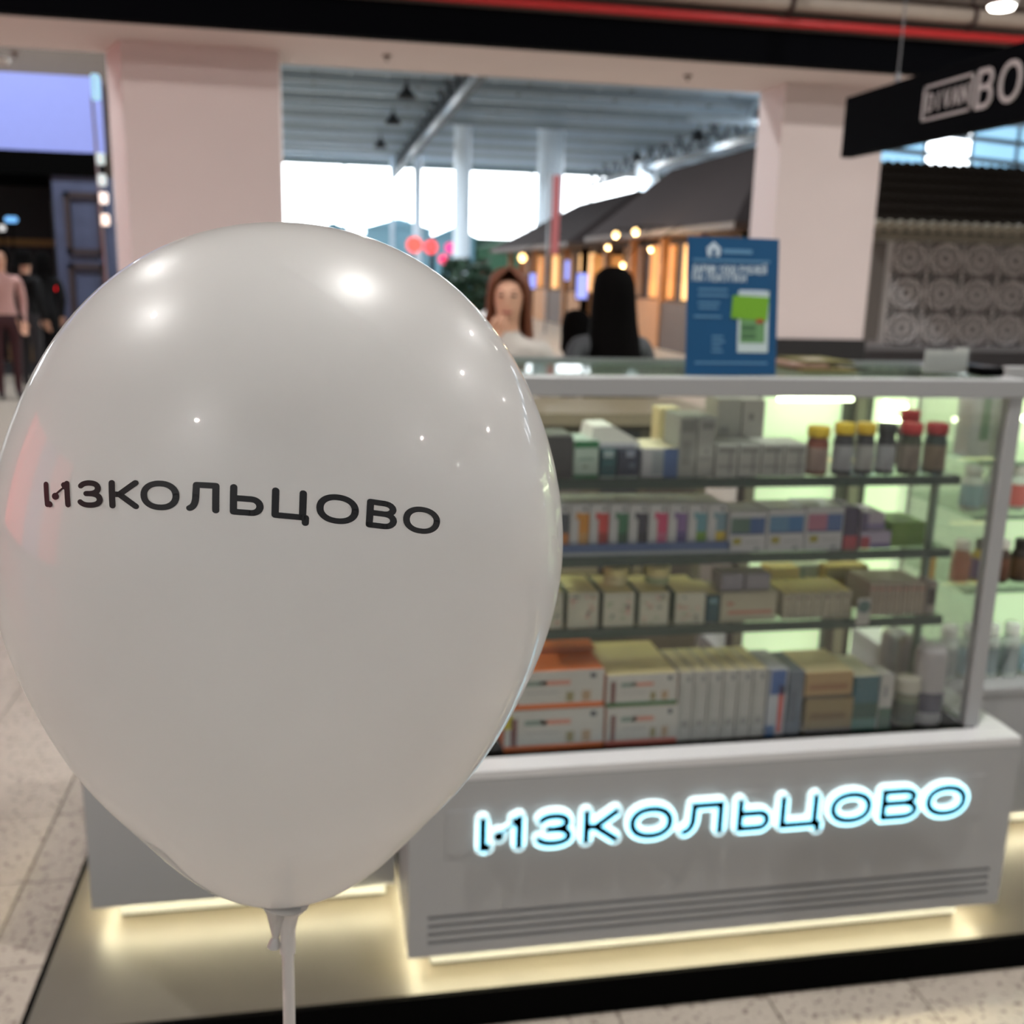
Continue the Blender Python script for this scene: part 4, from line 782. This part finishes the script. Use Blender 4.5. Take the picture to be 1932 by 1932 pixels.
# neck, cup and stick
CUP = mat('cup_white_plastic', (205, 200, 196), .35, var=.03); 
nk = MB(); dn_ = (-BU)
ax = Vector((-.0235, .497, 0)); top = Vector((-.0245, .4975, 1.2205))
def q3(x, y, Y=.497): return atY(x, y, Y)-base_pt
nk.tube([q3(530, 1700), q3(524, 1722), q3(521, 1748), q3(520, 1768)], [.0125, .0062, .0035, .0016], bm_, 14); nk.tube([q3(520, 1768), q3(518, 1776), q3(516, 1786)], [.0016, .0028, .0036], bm_, 10); nk.build('knotted_neck', bo, True)
cp = MB().tube([q3(546, 1706), q3(545, 1724), q3(543, 1752), q3(543, 1796)], [.0105, .0055, .0041, .0042], CUP, 20).build('cup_holder', bo, True)
MB().tube([q3(543, 1790), q3(546, 1932), q3(556, 2400)], .0032, CUP, 16).build('stick', bo, True)

# ================================================================== PEOPLE
def crescent(levels, m, n=18):
    """hair: loft of crescents; level = (z, cx, cy, rx, ry, half opening in degrees at the front (-Y), thickness)"""
    vs = []; fs = []
    for (z, cx, cy, rx, ry, op, th) in levels:
        for k in range(n+1):
            a = R(-90+op+(360-2*op)*k/n); vs.append((cx+rx*cos(a), cy+ry*sin(a), z))
        for k in range(n, -1, -1):
            a = R(-90+op+(360-2*op)*k/n); vs.append((cx+max(rx-th, .001)*cos(a), cy+max(ry-th, .001)*sin(a), z))
    q = 2*(n+1)
    for i in range(len(levels)-1):
        fs += [(i*q+k, i*q+(k+1) % q, (i+1)*q+(k+1) % q, (i+1)*q+k) for k in range(q)]
    fs += [tuple(range(q)), tuple(range((len(levels)-1)*q, len(levels)*q))[::-1]]
    return MB().add(vs, fs, m)
SKIN = mat('skin_tone', (206, 158, 132), .55, var=.06, scale=20); HAIRT = dict(a=mat('auburn_hair', (104, 58, 36), .6, var=.3, scale=60), b=mat('black_hair', (5, 4, 4), .8, var=.3, scale=60, spec=.05))
def person(label, loc, rz, H, top, low, hair, hairlen, pose=None, hairw=1.0, seated=False, group=None, shoe=(30, 26, 26), turn=0.):
    """standing figure 1.64 m tall before scaling, facing -Y"""
    t = empty('person', loc, rz); t.scale = (H/1.64,)*3; tag(t, label, 'person', group)
    J = dict(pel=((0, 0, .92), .125, .10), sp=((0, .005, 1.06), .115, .085), ch=((0, 0, 1.22), .135, .10), nb=((0, .01, 1.345), .07, .06), nk=((0, 0, 1.40), .048, .048), jw=((0, -.018, 1.455), .056, .062), hd=((0, -.01, 1.53), .074, .085), tp=((0, 0, 1.60), .055, .062))
    E = [('pel', 'sp'), ('sp', 'ch'), ('ch', 'nb'), ('nb', 'nk'), ('nk', 'jw'), ('jw', 'hd'), ('hd', 'tp')]
    A = {1: [(.165, .0, 1.31), (.205, .03, 1.07), (.19, -.06, .84)], -1: [(-.165, .0, 1.31), (-.205, .03, 1.07), (-.19, -.06, .84)]}
    if pose: A.update(pose)
    for s_, n_ in ((1, 'l'), (-1, 'r')):
        sh_, el, wr = [Vector(v) for v in A[s_]]; d = (wr-el).normalized(); side = Vector((s_, 0, 0)); side = (side-d*side.dot(d)).normalized(); nrm = d.cross(side)
        J[n_+'sh'] = (sh_, .058, .058); J[n_+'el'] = (el, .042, .042); J[n_+'wr'] = (wr, .027, .027); pm = wr+d*.05; J[n_+'pm'] = (pm, .034, .02)
        E += [('ch', n_+'sh'), (n_+'sh', n_+'el'), (n_+'el', n_+'wr'), (n_+'wr', n_+'pm')]
        for k, (o, l) in enumerate(((-.028, .065), (-.01, .078), (.008, .074), (.026, .058))):
            a = pm+d*.035+side*o*s_*-1; b_ = a+d*l*.5+nrm*.006*s_; c_ = b_+d*l*.4+nrm*.018*s_
            for q, v, r_ in (('a', a, .0095), ('b', b_, .009), ('c', c_, .0075)): J[n_+'f%d%s' % (k, q)] = (v, r_, r_)
            E += [(n_+'pm', n_+'f%da' % k), (n_+'f%da' % k, n_+'f%db' % k), (n_+'f%db' % k, n_+'f%dc' % k)]
        a = wr+d*.03+side*.035; b_ = a+d*.03+side*.012; J[n_+'ta'] = (a, .011, .011); J[n_+'tb'] = (b_, .009, .009); E += [(n_+'wr', n_+'ta'), (n_+'ta', n_+'tb')]
        if seated: leg = [(.09*s_, -.02, .88), (.10*s_, -.40, .88), (.10*s_, -.38, .47), (.10*s_, -.50, .44)]
        else: leg = [(.09*s_, 0, .84), (.09*s_, -.012, .48), (.09*s_, .02, .085), (.095*s_, -.12, .03)]
        for nm, v, r_ in zip(('hp', 'kn', 'an', 'to'), leg, (.088, .06, .042, .035)): J[n_+nm] = (Vector(v), r_, r_*.95)
        E += [('pel', n_+'hp'), (n_+'hp', n_+'kn'), (n_+'kn', n_+'an'), (n_+'an', n_+'to')]
    names = list(J); me = bpy.data.meshes.new('skeleton'); me.from_pydata([tuple(J[n][0]) for n in names], [(names.index(a), names.index(b_)) for a, b_ in E], [])
    ob = bpy.data.objects.new('skeleton', me); COL.objects.link(ob)
    md = ob.modifiers.new('skin', 'SKIN'); md.use_smooth_shade = True
    for n, v in zip(names, me.skin_vertices[0].data): v.radius = (J[n][1], J[n][2]); v.use_root = (n == 'pel')
    sb = ob.modifiers.new('sub', 'SUBSURF'); sb.levels = 2; sb.render_levels = 2
    dg = bpy.context.evaluated_depsgraph_get(); m2 = bpy.data.meshes.new_from_object(ob.evaluated_get(dg)); bpy.data.objects.remove(ob)
    m2.materials.clear()
    for m in (SKIN, top, low, M3(shoe)): m2.materials.append(m)
    wrs = [Vector(A[1][2]), Vector(A[-1][2])]; els = [Vector(A[1][1]), Vector(A[-1][1])]
    for v in m2.vertices:                    # nose, brow, chin
        g = v.co-Vector((0, -.1, 1.505)); 
        if g.length < .032 and v.co.y < -.07: v.co.y -= .016*(1-g.length/.032)
    for p in m2.polygons:
        c = p.center; k = 1
        hand = any(0 < (c-w_).dot((w_-e_).normalized())+.01 < .2 and ((c-w_)-(w_-e_).normalized()*(c-w_).dot((w_-e_).normalized())).length < .065 for w_, e_ in zip(wrs, els))
        if c.z > 1.375 and abs(c.x) < .1 or hand: k = 0
        elif c.z < .93 and abs(c.x) < .19 and not any((c-e_).length < .1 for e_ in els): k = 2
        if c.z < (.49 if seated else .07) and (not seated or c.y < -.3): k = 3
        p.material_index = k
    m2.name = 'body'; bo_ = bpy.data.objects.new('body', m2); COL.objects.link(bo_); bo_.parent = t
    EY = mat('eye_dark', (40, 30, 28), .3); LP = mat('lip_rose', (150, 70, 66), .5)
    for s_ in (-1, 1):
        MB().lathe([(.0105*sin(pi*k/6)+.0005, .0055*-cos(pi*k/6)) for k in range(7)], EY, 10).build('eye', t, True, (s_*.030, -.087, 1.532)); MB().tube([(s_*.016, -.093, 1.551), (s_*.045, -.085, 1.551)], .0028, hair, 6).build('eyebrow', t)
        MB().lathe([(.018*sin(pi*k/6)+.001, .028*-cos(pi*k/6)) for k in range(7)], SKIN, 10).build('ear', t, True, (s_*.076, 0, 1.515))
    MB().tube([(-.022, -.083, 1.462), (0, -.09, 1.459), (.022, -.083, 1.462)], [.003, .006, .003], LP, 8).build('mouth', t, True)
    lv = [(1.652, 0, .005, .02, .02, 2, .018), (1.642, 0, .005, .055, .058, 4, .03), (1.615, 0, .005, .083, .094, 30, .03), (1.575, 0, .01, .094, .103, 52, .03), (1.53, 0, .014, .099, .106, 62, .03), (1.47, 0, .02, .102*hairw, .104, 66, .03), (1.40, 0, .03, .108*hairw, .1, 70, .035)]
    z = 1.40
    while z-.07 > hairlen: z -= .07; f_ = (1.40-z); lv.append((z, 0, .035+f_*.12, (.108+f_*.12)*hairw, .1+f_*.04, 70+f_*25, .045))
    lv.append((hairlen, 0, .05+(1.40-hairlen)*.12, .085*hairw+(1.4-hairlen)*.05, .07, 84, .04))
    if hairlen > 1.4: lv = [l for l in lv if l[0] > hairlen]
    crescent(lv, hair, 26).build('hair', t, 'all')
    return t
COAT = mat('white_coat', (186, 180, 174), .8, var=.06, scale=8); GREYT = mat('grey_top', (72, 74, 78), .8, var=.1); DKP = mat('dark_trousers', (34, 32, 36), .8); PINKT = mat('pink_top', (190, 148, 142), .8); MAR = mat('maroon_trousers', (52, 16, 22), .8); BLKT = mat('black_jacket', (14, 14, 16), .8, spec=.2)
person('auburn-haired person in a white coat with one hand raised to the mouth', (.735, 4.05, .08), R(-14), 1.475, COAT, DKP, HAIRT['a'], 1.27, {-1: [(-.165, 0, 1.31), (-.21, -.10, 1.05), (-.075, -.185, 1.315)]})
person('person with long straight black hair in a dark grey top, back turned', (1.185, 4.15, .08), R(186), 1.49, GREYT, DKP, HAIRT['b'], 1.02, None, 1.02)
st_ = empty('stool', (1.497, 6.0, 0)); tag(st_, 'plain dark stool under the seated dark-haired person', 'stool')
MB().lathe([(.15, .0), (.17, .01), (.17, .04), (.15, .05)], DARK, 20).build('seat', st_, True, (0, 0, .50))
for k in range(4): MB().tube([(.1*cos(k*pi/2), .1*sin(k*pi/2), .5), (.15*cos(k*pi/2), .15*sin(k*pi/2), 0)], .012, STEEL, 8).build('leg', st_)
person('dark-haired person sitting between the two nearer people, back turned', (1.497, 6.0, -.17), R(178), 1.50, mat('pale_top', (176, 168, 166), .8), DKP, HAIRT['b'], 1.36, None, .95, True)
person('person in a pinkish top and maroon trousers walking at the far left edge', (atY(12, 650, 12.4).x, 12.4, 0), R(20), 1.66, PINKT, MAR, HAIRT['b'], 1.42)
person('person in black standing in the dim shop entrance beside the framed panels', (atY(92, 650, 14.0).x, 14.0, 0), R(-160), 1.62, BLKT, BLKT, HAIRT['b'], 1.35)
person('person in a black jacket with a tan bag near the dark shopfront', (atY(58, 650, 13.1).x, 13.1, 0), R(150), 1.64, BLKT, DKP, HAIRT['b'], 1.42)
q = atY(58, 650, 13.1); t = empty('handbag', (q.x-.14, 13.25, .34)); tag(t, 'tan handbag carried beside the black jacket near the dark shopfront', 'bag')
TAN = mat('tan_leather', (110, 80, 40), .6); MB().box(-.14, .14, -.05, .05, 0, .24, TAN, .02).build('body', t); MB().tube([(-.08+.16*k/8, 0, .24+.12*sin(pi*k/8)) for k in range(9)], .01, TAN, 8).build('strap', t)
